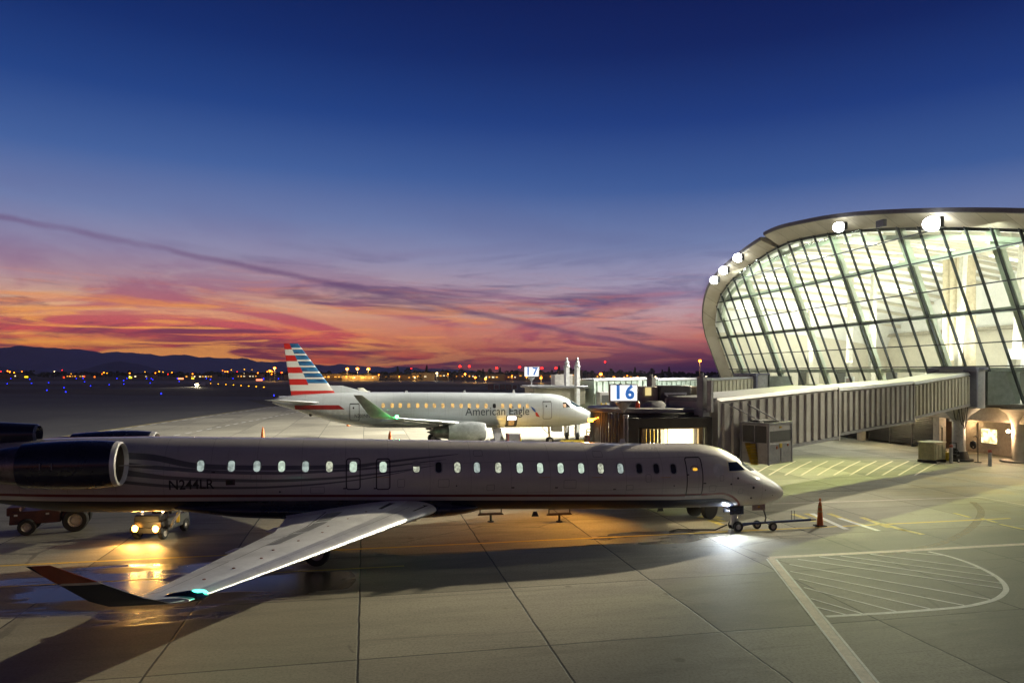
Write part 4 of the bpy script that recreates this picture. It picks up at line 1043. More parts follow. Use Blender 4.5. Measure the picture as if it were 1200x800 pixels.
fl = HJ.patch('small_flag', rrect(fx_, fz_, .32, .2, .01), mat('flag_dark', (.06,.03,.04), .5), fus, .009)
HJ.patch('flag_canton', rrect(fx_-.02, fz_+.0, .2, .14, .01), M_TEXT, fl, .013)
for px in (449, 638, 700, 780):                        # amber reflections painted on the skin as thin strips
    x, z = skin(px, 559); HJ.patch('amber_reflection', rrect(x, z, .45, .018, .008), mat('painted_amber_glint', (.55,.30,.05), .4), fus, .009)
# access hatches and small placards on the skin
for px, py, w_, h_ in ((520,566,.42,.30),(575,571,.30,.22),(668,567,.5,.34),(738,571,.28,.22),(760,560,.22,.3),(835,572,.30,.26),(846,560,.18,.22),(300,560,.36,.26),(372,574,.5,.24),(205,545,.34,.3),(868,575,.22,.2),(700,532,.4,.22),(560,531,.35,.2),(470,566,.26,.3)):
    x, z = skin(px, py); HJ.ribbon('access_hatch', rrect(x, z, w_, h_, .04), .014, mat('hatch_line', (.16,.15,.14), .5), fus, .006, closed=True)
for px, py in ((806,556),(826,566),(601,571),(652,571),(404,572),(440,572),(250,553),(720,573)):
    x, z = skin(px, py); HJ.patch('placard', rrect(x, z, .12, .05, .005), M_LINE, fus, .007)
# wing-body fairing
fair = Hull([(x, t+DZ(x)*.9, b+DZ(x)*.85, h) for x, t, b, h in [(-11.2,1.5,1.2,.5),(-12.2,1.7,1.02,1.15),(-13.5,1.82,.92,1.45),(-17,1.86,.90,1.55),(-20,1.80,1.0,1.45),(-22,1.70,1.2,1.05),(-23.4,1.6,1.35,.4)]])
fair.mesh('wing_fairing', M_NAVY, jet, 60, 40)
for sd in (False, True):                                # sd True: starboard, towards the camera
    o = wing('wing', [(-13.1,1.1,1.66,5.7,.115),(-13.35,1.9,1.70,5.3,.115),(-15.0,4.4,1.72,3.75,.12),(-17.4,8.2,1.76,2.55,.11),(-19.65,12.1,1.90,1.35,.10)], [M_WINGTOP, M_LEADING], jet, 20, sd, True, 6)
    sg = -1 if sd else 1
    wl = wing('winglet', [(-19.7,12.08,1.90,1.32,.09,0.0),(-19.95,12.45,1.98,1.22,.08,.5),(-20.35,12.75,2.2,1.1,.07,1.0),(-21.95,13.35,3.12,.42,.06,1.0)], [mat('winglet_navy', (.012,.013,.03), .6), M_LEADING], o, 10, sd, True, 1)
    # brick-red upper part of the winglet with a pale line under it
    def wlp(t):   # section along the upper winglet
        return (-20.35-1.6*t, 12.75+.60*t, 2.2+.92*t, 1.1-.68*t)
    for nm, t0_, t1_, mm in (('winglet_top', .52, 1.0, mat('brick_red_paint', (.28,.06,.025), .4)), ('winglet_band', .46, .52, mat('pale_band', (.55,.50,.42), .4))):
        a, b = wlp(t0_), wlp(t1_)
        wing(nm, [(a[0]+.01,a[1],a[2],a[3]+.02,.085,1.0),(b[0]+.01,b[1],b[2]+.004,b[3]+.02,.08,1.0)], mm, wl, 10, sd)
    def wp(t, c_):   # point on the wing top: t spanwise (y), c_ chord fraction
        xs = [(1.9,-13.35,5.3,1.70),(4.4,-15.0,3.75,1.72),(8.2,-17.4,2.55,1.76),(12.1,-19.65,1.35,1.90)]
        for (y0,l0,c0,z0),(y1,l1,c1,z1) in zip(xs, xs[1:]):
            if t <= y1: break
        u = (t-y0)/(y1-y0); le, ch, z = l0+(l1-l0)*u, c0+(c1-c0)*u, z0+(z1-z0)*u
        th = 5*(.2969*math.sqrt(c_)-.126*c_-.3516*c_*c_+.2843*c_**3-.1015*c_**4)*1.15*.115*ch
        return Vector((le-c_*ch, sg*t, z+th+.004))
    def strip(nm, y0, y1, c0, c1, m, n=6, dz=0.0):
        A = [wp(y0+(y1-y0)*i/n, c0)+Vector((0,0,dz)) for i in range(n+1)]; B = [wp(y0+(y1-y0)*i/n, c1)+Vector((0,0,dz)) for i in range(n+1)]
        return MB().faces(A+B, [(i, i+1, n+2+i, n+1+i) for i in range(n)]).build(nm, m, o)
    M_GAP = mat('panel_gap', (.07,.07,.07), .6)
    for y0, y1, c0 in ((2.2,5.6,.72),(5.8,8.4,.72),(8.6,11.4,.74)):
        strip('flap_gap', y0, y1, c0, c0+.010, M_GAP, 6, .003)
        for yy in (y0, y1): strip('flap_gap', yy, yy+.025, c0, .97, M_GAP, 1, .003)
    for y0, y1 in ((2.6,3.9),(4.1,5.4),(5.6,6.9)): 
        s1_ = strip('spoiler', y0, y1, .58, .70, mat('spoiler_grey', (.30,.30,.31), .4), 4, .010)
    strip('panel_line', 2.3, 11.8, .13, .133, M_GAP, 10, .003)
    for yy in (5.0, 7.6, 10.0): strip('panel_line', yy, yy+.02, .13, .58, M_GAP, 4, .003) if False else None
    for q in range(9):
        yy = 3+q*.95; MB().sphere(wp(yy, .38+.05*(q%3)), .045, 8, 0, .3).build('fuel_cap', mat('cap_red', (.25,.09,.06), .5), o)
    strip('root_walkway', 1.75, 2.7, .05, .32, mat('walkway_dark', (.06,.06,.062), .7), 3, .012)
    # navigation light fairing at the tip
    nl = MB().lathe([(.01,-.55),(.09,-.4),(.13,0),(.10,.3),(.01,.42)], 'x', (-19.72, sg*11.85, 1.93), 14).build('tip_light_housing', M_NAVY, o)
    MB().lathe([(.01,-.22),(.075,-.12),(.085,0),(.06,.14),(.01,.2)], 'x', (-19.52, sg*11.84, 1.985), 12).build('navigation_light', emis('green_nav_light', (60,235,190), 9) if sd else emis('red_nav_light', (255,40,20), 6), o)
    if sd:
        q = jet.matrix_basis @ Vector((-19.1, -12.0, 2.1)); point('nav_light_glow', q, 7, (.15,1,.65), .08)
    for yy in (3.2, 6.0, 8.8):
        p = wp(yy, .8); MB().lathe([(.01,-1.3),(.12,-1.0),(.17,-.3),(.15,.4),(.02,.9)], 'x', (p.x-.1, p.y, p.z-.34), 12).build('flap_track_fairing', M_WINGTOP, o)
# engines
for sg in (-1, 1):
    e = HULLC = Vector((0, sg*2.12, 3.80))
    prof = [(.655,-24.16),(.665,-24.08),(.70,-24.02),(.745,-24.06),(.775,-24.2)]
    n_ = MB().lathe([(.77,-24.2),(.81,-24.6),(.83,-25.2),(.82,-25.9),(.78,-26.6),(.74,-27.05),(.70,-27.08)], 'x', e, 40).build('engine', M_NAVY, jet)
    MB().lathe(prof, 'x', e, 40).build('inlet_lip', M_LIP, n_)
    MB().lathe([(.655,-24.16),(.60,-24.7),(.585,-25.3)], 'x', e, 36).build('inlet_duct', mat('inlet_duct', (.13,.11,.085), .5, .3), n_)
    mb = MB()
    for k in range(24):
        a = 2*math.pi*k/24; ca, sa = math.cos(a), math.sin(a); ca2, sa2 = math.cos(a+.2), math.sin(a+.2)
        mb.faces([(-25.15, e.y+.14*ca, e.z+.14*sa), (-25.0, e.y+.585*ca, e.z+.585*sa), (-25.22, e.y+.585*ca2, e.z+.585*sa2), (-25.28, e.y+.14*ca2, e.z+.14*sa2)], [(0,1,2,3)])
    mb.build('fan', M_FAN, n_)
    MB().lathe([(.01,-24.7),(.10,-24.85),(.16,-25.2)], 'x', e, 20).build('spinner', M_LINE, n_)
    MB().lathe([(.60,-25.35),(.01,-25.36)], 'x', e, 24).build('inlet_back', M_BLACK, n_)
    MB().lathe([(.66,-26.9),(.64,-27.3),(.58,-27.9),(.50,-28.4),(.46,-28.42),(.42,-28.0)], 'x', e, 32).build('exhaust_nozzle', M_NOZZ, n_)
    MB().lathe([(.30,-28.0),(.26,-28.6),(.02,-29.1)], 'x', e, 20).build('exhaust_cone', M_NOZZ, n_)
    MB().hexa([(-28.2,sg*1.0,3.60),(-24.9,sg*1.2,3.60),(-25.2,sg*1.6,3.66),(-27.9,sg*1.6,3.66),(-28.2,sg*.95,3.95),(-24.6,sg*1.1,3.95),(-25.1,sg*1.6,3.92),(-27.9,sg*1.6,3.92)]).build('pylon', M_JET, n_)
    wing('pylon_fairing', [(-22.9,1.20,3.62,1.2,.08),(-23.9,1.5,3.66,.5,.08)], M_JET, n_, 8, sg < 0)
    for k, (aa, bb) in enumerate(((-25.9,-25.98),(-26.25,-26.3))): MB().box((aa, e.y+sg*.0-(.835 if sg<0 else -.835), e.z+.05), (.03,.02,.22)).build('latch', mat('latch_grey', (.25,.25,.27), .4), n_)
# fin, dorsal scoop, T-tail
wing('fin', [(-27.9,0,4.3,5.2,.07,1.0),(-29.0,0,4.9,4.2,.09,1.0),(-31.6,0,7.9,2.6,.10,1.0)], M_NAVY, jet, 12)
MB().lathe([(.30,-27.42),(.36,-27.5),(.44,-28.6),(.5,-30.2),(.3,-32),(.05,-33)], 'x', (0,0,4.70), 24).lathe([(.30,-27.42),(.24,-27.8)], 'x', (0,0,4.70), 24).build('dorsal_scoop', M_NAVY, jet)
for sd in (False, True): wing('tailplane', [(-31.4,0,7.95,2.3,.09),(-34.0,4.2,7.95,1.1,.08)], [M_WINGTOP, M_LEADING], jet, 10, sd, True, 1)
# landing gear
def wheel(root, c, r, wdt, hub=.5, n=28):
    y0, y1 = c[1]-wdt/2, c[1]+wdt/2
    w_ = MB().lathe([(r*hub,-wdt/2),(r*.86,-wdt/2),(r*.97,-wdt*.34),(r,-wdt*.15),(r,wdt*.15),(r*.97,wdt*.34),(r*.86,wdt/2),(r*hub,wdt/2)], 'y', c, n).build('wheel', M_RUBBER, root)
    MB().lathe([(.01,-wdt*.44),(r*hub*.55,-wdt*.46),(r*hub*.6,-wdt*.3),(r*hub*.9,-wdt*.3),(r*hub*1.01,-wdt*.47),(r*hub*1.01,wdt*.47),(r*hub*.9,wdt*.3),(.01,wdt*.44)], 'y', c, n).build('rim', M_HUB, w_)
    return w_
ng = MB().cyl((.0,0,.28), (-.12,0,1.4), .075, .11, 14).cyl((0,-.27,.29), (0,.27,.29), .05, .05, 10).bar((-.05,0,.75), (-.75,0,1.3), .08, .08).bar((.06,0,.5), (.22,0,.7), .05, .05).bar((.22,0,.7), (.03,0,.95), .05,.05).build('nose_gear', mat('gear_white', (.62,.62,.62), .35, .2), jet)
for y in (-.2, .2): wheel(ng, (0, y, .235), .235, .14)
for y in (-.26, .26): MB().box((-.1,y*1.1,1.0), (.65,.03,.42), 0, taper=(1.0,1)).build('gear_door', M_NAVY, ng, bevel=.01)
MB().box((1.05,-.1,1.02), (.62,.03,.26), 0).build('open_panel', mat('panel_grey_pink', (.30,.22,.20), .5), jet, bevel=.01)
MB().box((1.05,-.118,1.04), (.10,.006,.08)).build('panel_amber_mark', mat('mark_amber', (.6,.3,.03), .5), jet)
MB().lathe([(.10,0),(.11,.04),(.06,.09)], 'x', (-.16,-.0,.86), 14).build('taxi_lamp', emis('taxi_lamp_glow', (225,240,255), 60), ng)
MB().bar((-.26,-.10,.30), (-.10,-.10,1.02), .13, .10).build('lit_gear_leg', mat('gear_white', (.62,.62,.62), .35, .2), ng)
for sg in (-1, 1):
    mg = MB().cyl((-17.55,sg*2.05,.45), (-17.55,sg*1.75,1.45), .10, .13, 14).cyl((-17.55,sg*1.72,.45), (-17.55,sg*2.38,.45), .07, .07, 12).bar((-17.55,sg*1.95,.7), (-17.2,sg*1.0,1.2), .08,.08).build('main_gear', M_HUB, jet)
    for y in (1.80, 2.30): wheel(mg, (-17.55, sg*y, .45), .45, .26)
# belly antennas and tail-mounted bits
for x in (-3.5, -9, -14): MB().box((x,0,1.1), (.3,.02,.2), taper=(.5,1)).build('blade_antenna', M_LINE, jet)
MB().box((-5.2,0,4.0), (.32,.03,.25), taper=(.5,1)).build('blade_antenna', mat('antenna_white', (.6,.6,.6), .4), jet)

# taxi lamp and belly lights that really shine under the near jet
q = jet.matrix_basis @ Vector((-.5, -.25, .95)); spot('taxi_lamp_beam', q, jet.matrix_basis @ Vector((-2.4, -5.5, 0)), 620, (.80,.90,1), 150, .7, .06)

# ------------------------------------------------------------------ far jet (silver, striped tail)
G1 = Vector((8.2, 72, 0))
jet2 = thing('airliner', 'silver jet behind with striped red, white and blue tail and American Eagle lettering', 'airplane', G1, ANG)
M_SILV = paint_with_belly('silver_mica_paint', (.55,.58,.60), (.4,.4,.4), None, 0, 0)
HE = Hull([(x, t+.013*max(0,-(x+4)), b+.013*max(0,-(x+4)), h) for x, t, b, h in [(0,2.55,2.50,.02),(-.08,2.72,2.33,.2),(-.35,2.98,2.14,.46),(-.9,3.32,1.97,.78),(-1.6,3.70,1.84,1.05),(-2.3,4.12,1.77,1.24),(-3.0,4.52,1.71,1.36),(-3.8,4.78,1.66,1.45),(-5.0,4.90,1.62,1.50),(-21.5,4.90,1.60,1.50),(-23.5,4.88,1.80,1.42),(-25.5,4.80,2.22,1.22),(-27.5,4.68,2.80,.90),(-29.3,4.5,3.42,.5),(-30.4,4.2,3.75,.22),(-30.6,4.05,3.85,.1)]])
fu2 = HE.mesh('fuselage', M_SILV, jet2, 110, 60)
def sk2(px, py): return skin(px, py, HE, G1)
M_WARMW = emis('warm_cabin_window', (255,196,92), 1.1, .55, 4)
for k, px in enumerate((430,449,459.5,469,479,489.5,499.6,509,519,530.4,540.3,550,559.7,569.5,579.3,589,598.5,608.7,618)):
    x, z = sk2(px, 475)
    o = HE.patch('cabin_window', rrect(x, 3.72+.013*max(0,-(x+4)), .30, .42, .12), M_WINDK if k == 14 else M_WARMW, fu2, .012)
    if k == 14: o['label'] = 'dark cabin window between lit ones'
for px, py, h in ((641.5,479,1.62),(415.5,480,1.50)):
    x, z = sk2(px, py); z = 3.35
    d = HE.patch('service_door', rrect(x, z, .80, h, .14), M_SILV, fu2, .008)
    HE.ribbon('outline', rrect(x, z, .84, h+.04, .14), .06, mat('seam_grey', (.17,.17,.18), .5), d, .012, closed=True)
    HE.patch('door_window', rrect(x-.1, z+.38, .14, .18, .06), M_WINDK, d, .014)
    HE.ribbon('top_shade', [(x-.42, z+h/2), (x+.42, z+h/2)], .10, M_LINE, d, .015)
pn = [(651,474.5),(659,474),(667,481)] 
o = HE.patch('cockpit_window', [sk2(*p) for p in ((659.5,471.5),(663,471),(668.5,476.8),(660,477.6))], M_WINDK, fu2, .014, grid=.12)
HE.patch('lit_pane', [sk2(*p) for p in ((660,473),(663,473),(663.5,477),(660.5,477.2))], emis('cockpit_glow', (255,170,70), .9, .6, 6), o, .02, grid=.12)
for sd in (-1, 1): HE.patch('windshield', [(-2.75,4.28),(-2.3,4.02),(-1.72,3.68),(-1.62,3.52),(-2.05,3.56),(-2.7,3.95)], MW, fu2, .014, side=sd, grid=.12)
xa, za = sk2(545.5, 483); xb, zb_ = sk2(620.5, 483)
HE.text('airline_name', 'American Eagle', (xa+xb)/2, 3.27, 1.12, mat('lettering_slate', (.055,.062,.08), .4), fu2, width=xb-xa, bold=.004)
x, z = sk2(627, 482.5)
HE.patch('flight_symbol', [(x-.42,z+.55),(x-.05,z+.30),(x+.12,z-.02),(x-.05,z+.02),(x-.25,z+.22)], mat('symbol_blue', (.02,.07,.30), .35), fu2, .012)
HE.patch('flight_symbol', [(x+.02,z-.03),(x+.20,z-.05),(x+.52,z-.52),(x+.12,z-.40)], mat('symbol_red', (.42,.03,.02), .35), fu2, .012)
x, z = sk2(424.5, 483.5); HE.text('registration', 'N203NN', x, 2.98, .48, M_TEXT, fu2, width=1.35)
# open cargo door, bright hold
x, z = sk2(599, 496)
cg = HE.patch('cargo_hold', rrect(x, 2.32, 1.12, 1.1, .06), mat('hold_dark', (.03,.03,.04), .6), fu2, .010)
HE.patch('hold_light', rrect(x, 2.60, .85, .34, .05), emis('hold_lamp', (245,240,255), 3), cg, .016)
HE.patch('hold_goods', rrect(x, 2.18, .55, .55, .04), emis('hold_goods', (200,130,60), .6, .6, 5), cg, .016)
MB().hexa([HE.surf(x-.6,2.80,-1,.02), HE.surf(x+.6,2.80,-1,.02), HE.surf(x+.6,2.80,-1,.02)+Vector((0,-.75,.10)), HE.surf(x-.6,2.80,-1,.02)+Vector((0,-.75,.10)), HE.surf(x-.6,2.86,-1,.02), HE.surf(x+.6,2.86,-1,.02), HE.surf(x+.6,2.86,-1,.02)+Vector((0,-.75,.12)), HE.surf(x-.6,2.86,-1,.02)+Vector((0,-.75,.12))]).build('cargo_door', M_SILV, jet2)
# wings with tall winglets
for sd in (False, True):
    sg = -1 if sd else 1
    o = wing('wing', [(-11.6,1.0,2.05,5.6,.12),(-12.2,1.8,2.12,5.0,.12),(-14.4,4.9,2.50,3.5,.12),(-17.6,9.4,3.05,2.5,.11),(-20.0,12.6,3.45,1.75,.10)], [M_SILV, M_LEADING], jet2, 14, sd, True, 1)
    wing('winglet', [(-20.0,12.58,3.45,1.72,.09,0.0),(-20.4,12.95,3.60,1.55,.08,.5),(-20.8,13.1,3.9,1.4,.07,1.0),(-22.55,13.45,5.25,.62,.06,1.0)], mat('winglet_cream', (.58,.58,.48), .4), o, 10, sd)
    MB().sphere((-19.95, sg*12.9, 3.56), .13, 12).build('navigation_light', emis('bright_green_nav', (60,255,120), 40) if sd else emis('bright_red_nav', (255,50,20), 20), o)
    if sd: point('nav_light_glow', jet2.matrix_basis @ Vector((-19.75, -13.2, 3.65)), 120, (.08,1,.25), .12)
    e = Vector((-3.15, sg*4.35, 1.66))
    n_ = MB().lathe([(.74,-8.6),(.80,-8.75),(.86,-9.3),(.86,-10.4),(.78,-11.5),(.74,-11.9),(.70,-11.92)], 'x', e, 36).build('engine', mat('nacelle_silver', (.60,.62,.63), .35, .3), jet2)
    MB().lathe([(.60,-9.3),(.63,-8.75),(.68,-8.55),(.74,-8.6)], 'x', e, 32).build('inlet_lip', M_LIP, n_)
    MB().lathe([(.60,-9.3),(.02,-9.35)], 'x', e, 28).build('fan', M_FAN, n_)
    MB().lathe([(.64,-11.9),(.56,-12.6),(.44,-13.2),(.38,-13.22)], 'x', e, 28).lathe([(.38,-12.9),(.02,-13.8)], 'x', e, 20).build('exhaust_nozzle', M_NOZZ, n_)
    wing('pylon', [(-12.6,4.35,2.38,3.0,.05,1.0),(-13.4,4.35,2.6,2.4,.05,1.0)], M_SILV, n_, 8, sd)
    for yy in (3.0, 6.2, 9.0): MB().lathe([(.01,-1.3),(.15,-.9),(.2,-.2),(.16,.5),(.02,1.0)], 'x', (-16.6-(yy-3)*.55, sg*yy, 2.2+(yy-3)*.125), 12).build('flap_track_fairing', M_SILV, o)
    mg = MB().cyl((-15.8,sg*2.6,.5), (-15.8,sg*2.6,2.1), .12, .15, 12).cyl((-15.8,sg*2.2,.48), (-15.8,sg*3.0,.48), .08, .08, 10).bar((-15.8,sg*2.6,1.0), (-15.2,sg*1.4,1.8), .1,.1).build('main_gear', M_HUB, jet2)
    for y in (2.30, 2.90): wheel(mg, (-15.8, sg*y, .48), .48, .30)
    wing('tailplane', [(-25.9,.4,4.15,2.7,.09),(-29.4,5.0,4.62,1.25,.08)], [mat('tailplane_grey', (.5,.52,.53), .4), M_LEADING], jet2, 10, sd, True, 1)
ng2 = MB().cyl((-4.6,0,.35), (-4.7,0,1.8), .09, .12, 12).cyl((-4.6,-.32,.33), (-4.6,.32,.33), .05, .05, 10).bar((-4.65,0,.9), (-5.4,0,1.6), .08,.08).build('nose_gear', M_HUB, jet2)
for y in (-.24, .24): wheel(ng2, (-4.6, y, .33), .33, .18)
for sg in (-1, 1): MB().box((-3.9,sg*.35,1.45), (1.0,.04,.55)).build('gear_door', M_SILV, ng2)
for x in (-8.2, -13.0, -18.5, -22.0): MB().box((x,0,5.05), (.35,.04,.38), taper=(.5,1)).build('blade_antenna', mat('antenna_white', (.6,.6,.6), .4), jet2)
# striped fin: one material, stripes in the paint
def fin_paint():
    m, t, b = principled('striped_fin_paint'); co = t.new('ShaderNodeTexCoord').outputs['Object']
    sp = t.new('ShaderNodeSeparateXYZ'); t.set(sp.inputs[0], co); x, y, z = sp.outputs
    zz = t.math('SUBTRACT', z, 4.74)                    # height above the fuselage
    k = t.math('DIVIDE', zz, .54)
    row = t.math('FLOOR', k); fr = t.math('FRACT', k)
    odd = t.math('GREATER_THAN', t.math('MODULO', t.math('ADD', row, 100), 2), .5)
    # red bars on even rows towards the rear; blue short bars on every row towards the front
    split = t.math('ADD', t.math('MULTIPLY', zz, -.446), -26.93)    # x of the red / blue boundary
    front = t.smooth(t.math('SUBTRACT', x, split), -.02, .02)
    redm = t.math('SUBTRACT', 1, odd)
    wht = (.62,.60,.55); red = (.50,.022,.018)
    nb = t.noise(t.mapping(co, scale=(.6,1,3)), 2.5, 4)
    blue = t.mix(t.smooth(nb, .35, .65), (.010,.045,.13), (.03,.16,.32))
    lowm = t.math('LESS_THAN', row, 1.5)
    colr = t.mix(redm, wht, red)
    bl = t.math('MULTIPLY', t.smooth(fr, .26, .29), t.math('SUBTRACT', 1, lowm))
    cb = t.mix(bl, wht, blue)
    c = t.mix(t.math('MULTIPLY', front, t.math('SUBTRACT', 1, lowm)), colr, cb)
    t.set(b.inputs['Base Color'], c); b.inputs['Roughness'].default_value = .35; b.inputs['Coat Weight'].default_value = .2
    return m
M_FIN = fin_paint()
wing('fin', [(-24.2,0,4.35,4.95,.07,1.0),(-24.9,0,4.9,4.05,.08,1.0),(-28.35,0,9.6,1.25,.09,1.0)], M_FIN, jet2, 12)
wing('dorsal_fin', [(-20.9,0,4.72,4.5,.05,1.0),(-24.4,0,5.75,1.1,.06,1.0)], M_SILV, jet2, 8)
HE.patch('tail_stripe', [sk2(*p) for p in ((345,474.5),(397,474.5),(404,479.5),(346,479.5))], mat('tail_stripe_red', (.30,.02,.018), .35), fu2, .010)
HE.patch('tail_band', [sk2(*p) for p in ((345,479.8),(404,479.8),(410,485.5),(362,485.5))], mat('tail_band_pale', (.60,.60,.58), .35), fu2, .010)
p = HE.surf(-27.2, 3.1); MB().sphere(p, .16, 12).build('drain_port', M_BLACK, fu2)

# ================================================================== GROUND EQUIPMENT
M_REDB = mat('red_brown_paint', (.075,.022,.014), .5, 0, .2)
M_ORANGE = mat('cone_orange', (.62,.16,.03), .55, 0, .12)
M_BLUEP = mat('blue_towbar_paint', (.03,.05,.16), .45, .1, .15)
M_WHITEP = mat('white_paint', (.60,.60,.58), .45, 0, .1)
M_HEAD = emis('headlight_glow', (255,160,52), 45)
def gear_wheel(root, c, r, w_, ang=0.0, hubm=None):
    o = MB().lathe([(r*.55,-w_/2),(r*.9,-w_/2),(r,-w_*.3),(r,w_*.3),(r*.9,w_/2),(r*.55,w_/2)], 'y', (0,0,0), 26).build('wheel', M_RUBBER, root)
    MB().lathe([(.01,-w_*.30),(r*.3,-w_*.35),(r*.42,-w_*.2),(r*.56,-w_*.48),(r*.56,w_*.48),(.01,w_*.3)], 'y', (0,0,0), 22).build('rim', hubm or mat('rim_cream', (.48,.44,.38), .5), o)
    o.location = c; o.rotation_euler = (0,0,ang); return o
# red-brown tow tractor behind the rear of the near jet
t_ = thing('tow_tractor', 'red-brown tow tractor with cream wheels half hidden behind the tail of the near jet', 'tractor', (-20.2, 31.9, 0), R(24))
MB().box((-.55,0,.72), (1.9,1.25,.55), taper=(.97,.95)).box((-1.35,0,1.0), (.5,1.1,.35)).box((.35,0,.62), (.9,1.0,.22)).build('chassis', M_REDB, t_, bevel=.03)
MB().box((.9,0,1.0), (.95,1.15,.7), taper=(.9,.9)).build('engine_hood', M_REDB, t_, bevel=.04)
MB().box((-.2,0,1.15), (.5,.6,.12)).box((-.42,0,1.4), (.1,.6,.5)).build('seat', M_BLACK, t_, bevel=.03)
MB().cyl((.3,0,1.1), (.15,0,1.45), .02, .02, 8).lathe([(.17,-.015),(.2,0),(.17,.015)], 'z', (.13,0,1.47), 16).build('steering_wheel', M_BLACK, t_)
for x, r in ((-.85,.34),(.95,.50)):
    for y in (-.66, .66): gear_wheel(t_, (x, y, r), r, .24 if r < .4 else .34)
for x in (-1.25, -.1): MB().box((x,-.64,.85), (.12,.03,.07)).build('reflector', M_WHITEP, t_)
# baggage tractor with amber headlights, facing the camera
t_ = thing('baggage_tractor', 'small tractor with glaring amber headlights facing out from beneath the near jet', 'tractor', (-15.0, 30.9, 0), R(-4))
MB().box((0,.2,.55), (1.25,2.3,.5), taper=(.96,.97)).box((0,-.75,.9), (1.15,.55,.28), taper=(.95,.8)).build('body', mat('tractor_grey', (.045,.045,.045), .5), t_, bevel=.05)
MB().box((0,-1.02,.42), (1.35,.16,.22)).build('bumper', M_BLACK, t_, bevel=.02)
mb = MB()
for x in (-.55,.55): mb.cyl((x,-.35,.8), (x,-.25,1.75), .03,.03,8).cyl((x,.9,.8), (x,.9,1.75), .03,.03,8)
mb.build('roof_post', M_BLACK, t_); MB().box((0,.3,1.78), (1.25,1.5,.06)).build('roof', M_GREYP, t_, bevel=.02)
MB().box((0,.35,.95), (.9,.45,.15)).box((0,.6,1.2), (.9,.1,.45)).build('seat', M_BLACK, t_, bevel=.03)
for x in (-.44,.44):
    hl = MB().lathe([(.01,0),(.13,.01),(.15,.05)], 'y', (x,-1.11,.50), 18).build('headlight', M_HEAD, t_)
    MB().lathe([(.15,-.01),(.17,.02),(.17,.08)], 'y', (x,-1.09,.50), 18).build('bezel', M_GALV, hl)
    MB().sphere((x,-.55,1.12), .05, 10).build('marker_lamp', emis('marker_glow', (255,220,170), 14), t_)
    for y in (-.7,1.0): gear_wheel(t_, (x*1.25, y, .27), .27, .2, R(90) if False else R(90))
MB().tube([(.72,-.2,.55),(.82,-.55,.5),(1.0,-.75,.75),(1.15,-.5,1.1),(1.1,-.1,1.35)], .05, 8).build('guard_rail', M_GREYP, t_)
MB().box((1.0,-.35,.85), (.1,.25,.4), R(20)).build('yellow_marker', M_YEL, t_)
for x in (-15.45, -14.55):
    spot('headlight_beam', (x, 29.7, .5), (x+(x+15)*.6+.3, 18, -1.2), 520, (1,.50,.10), 96, .8, .10)
point('headlight_spill', (-14.9, 29.3, .65), 60, (1,.6,.2), .12)
# T-shaped stands beyond the near jet
for k, px in enumerate((575, 655.5)):
    p = gnd(px, 611); s_ = thing('low_stand', 'low dark T-shaped stand seen under the near jet, ' + ('the left of two' if k == 0 else 'the right of two'), 'stand', p, ANG, 'T-shaped stands under the near jet')
    MB().cyl((0,0,0), (0,0,.04), .16, .14, 16).cyl((0,0,.04), (0,0,.32), .05, .05, 12).build('post', M_BLACK, s_)
    MB().hexa([(-.62,-.1,.32),(.62,-.1,.32),(.62,.1,.32),(-.62,.1,.32),(-.52,-.09,.42),(.52,-.09,.42),(.52,.09,.42),(-.52,.09,.42)]).build('tray', mat('stand_brown', (.10,.06,.04), .6), s_, bevel=.01)
    MB().bar((-.5,0,.42), (-.5,0,.6), .04,.04).bar((.5,0,.42), (.5,0,.6), .04,.04).bar((-.52,0,.6), (.52,0,.6), .04,.04).build('rail', M_BLACK, s_)
# tow bar, delineator, cables at the nose
t_ = thing('tow_bar', 'blue tow bar with small wheels lying from the nose wheel towards the tall orange cone', 'tow bar', stand(.35, 0), ANG)
MB().cyl((0,0,.30), (3.3,0,.36), .055, .055, 12).bar((-.1,-.16,.27), (.5,0,.31), .06,.06).bar((-.1,.16,.27), (.5,0,.31), .06,.06).build('bar', M_BLUEP, t_)
MB().box((3.42,0,.36), (.28,.1,.08)).build('eye', M_GALV, t_, bevel=.02)
for x, y in ((.82,.26),(1.28,-.26)): gear_wheel(t_, (x,y,.19), .19, .11)
MB().bar((.82,.26,.19), (1.0,0,.33), .05,.05).bar((1.28,-.26,.19), (1.1,0,.33), .05,.05).build('axle', M_BLUEP, t_)
for x in (2.35, 2.5): MB().cyl((x,0,.34), (x,0,.80), .012, .012, 6).build('handle', M_BLACK, t_)
mb = MB().tube([(.95,-.02,1.0),(1.0,-.04,.8),(1.08,-.05,.55),(1.05,-.02,.36)], .03, 8); mb.build('cable', M_BLACK, t_)
def cone(px, py, label, tall=1.1, r=.12, striped=True, group=None):
    p = gnd(px, py); c_ = thing('traffic_cone', label, 'cone', p, R(15), group)
    k = tall/1.1
    MB().box((0,0,.025*k), (.42*k,.42*k,.05*k)).build('base', M_BLACK, c_, bevel=.01)
    b_ = MB().lathe([(r,.05*k),(r*.86,.3*k),(r*.72,.6*k),(r*.55,.9*k),(r*.42,1.02*k),(r*.2,1.1*k),(.005,1.12*k)], 'z', (0,0,0), 20).build('cone_body', M_ORANGE, c_)
    if striped:
        for z in (.62,.82): MB().lathe([(r*.74*(1-.45*(z-.6)),z*k),(r*.70*(1-.45*(z-.6)),(z+.08)*k)], 'z', (0,0,0), 20).build('reflective_band', mat('band_yellow_brown', (.50,.33,.10), .4), b_)
    MB().lathe([(.012,1.1*k),(.05,1.13*k),(.05,1.2*k),(.012,1.24*k)], 'z', (0,0,0), 12).build('handle', M_ORANGE, c_)
    return c_
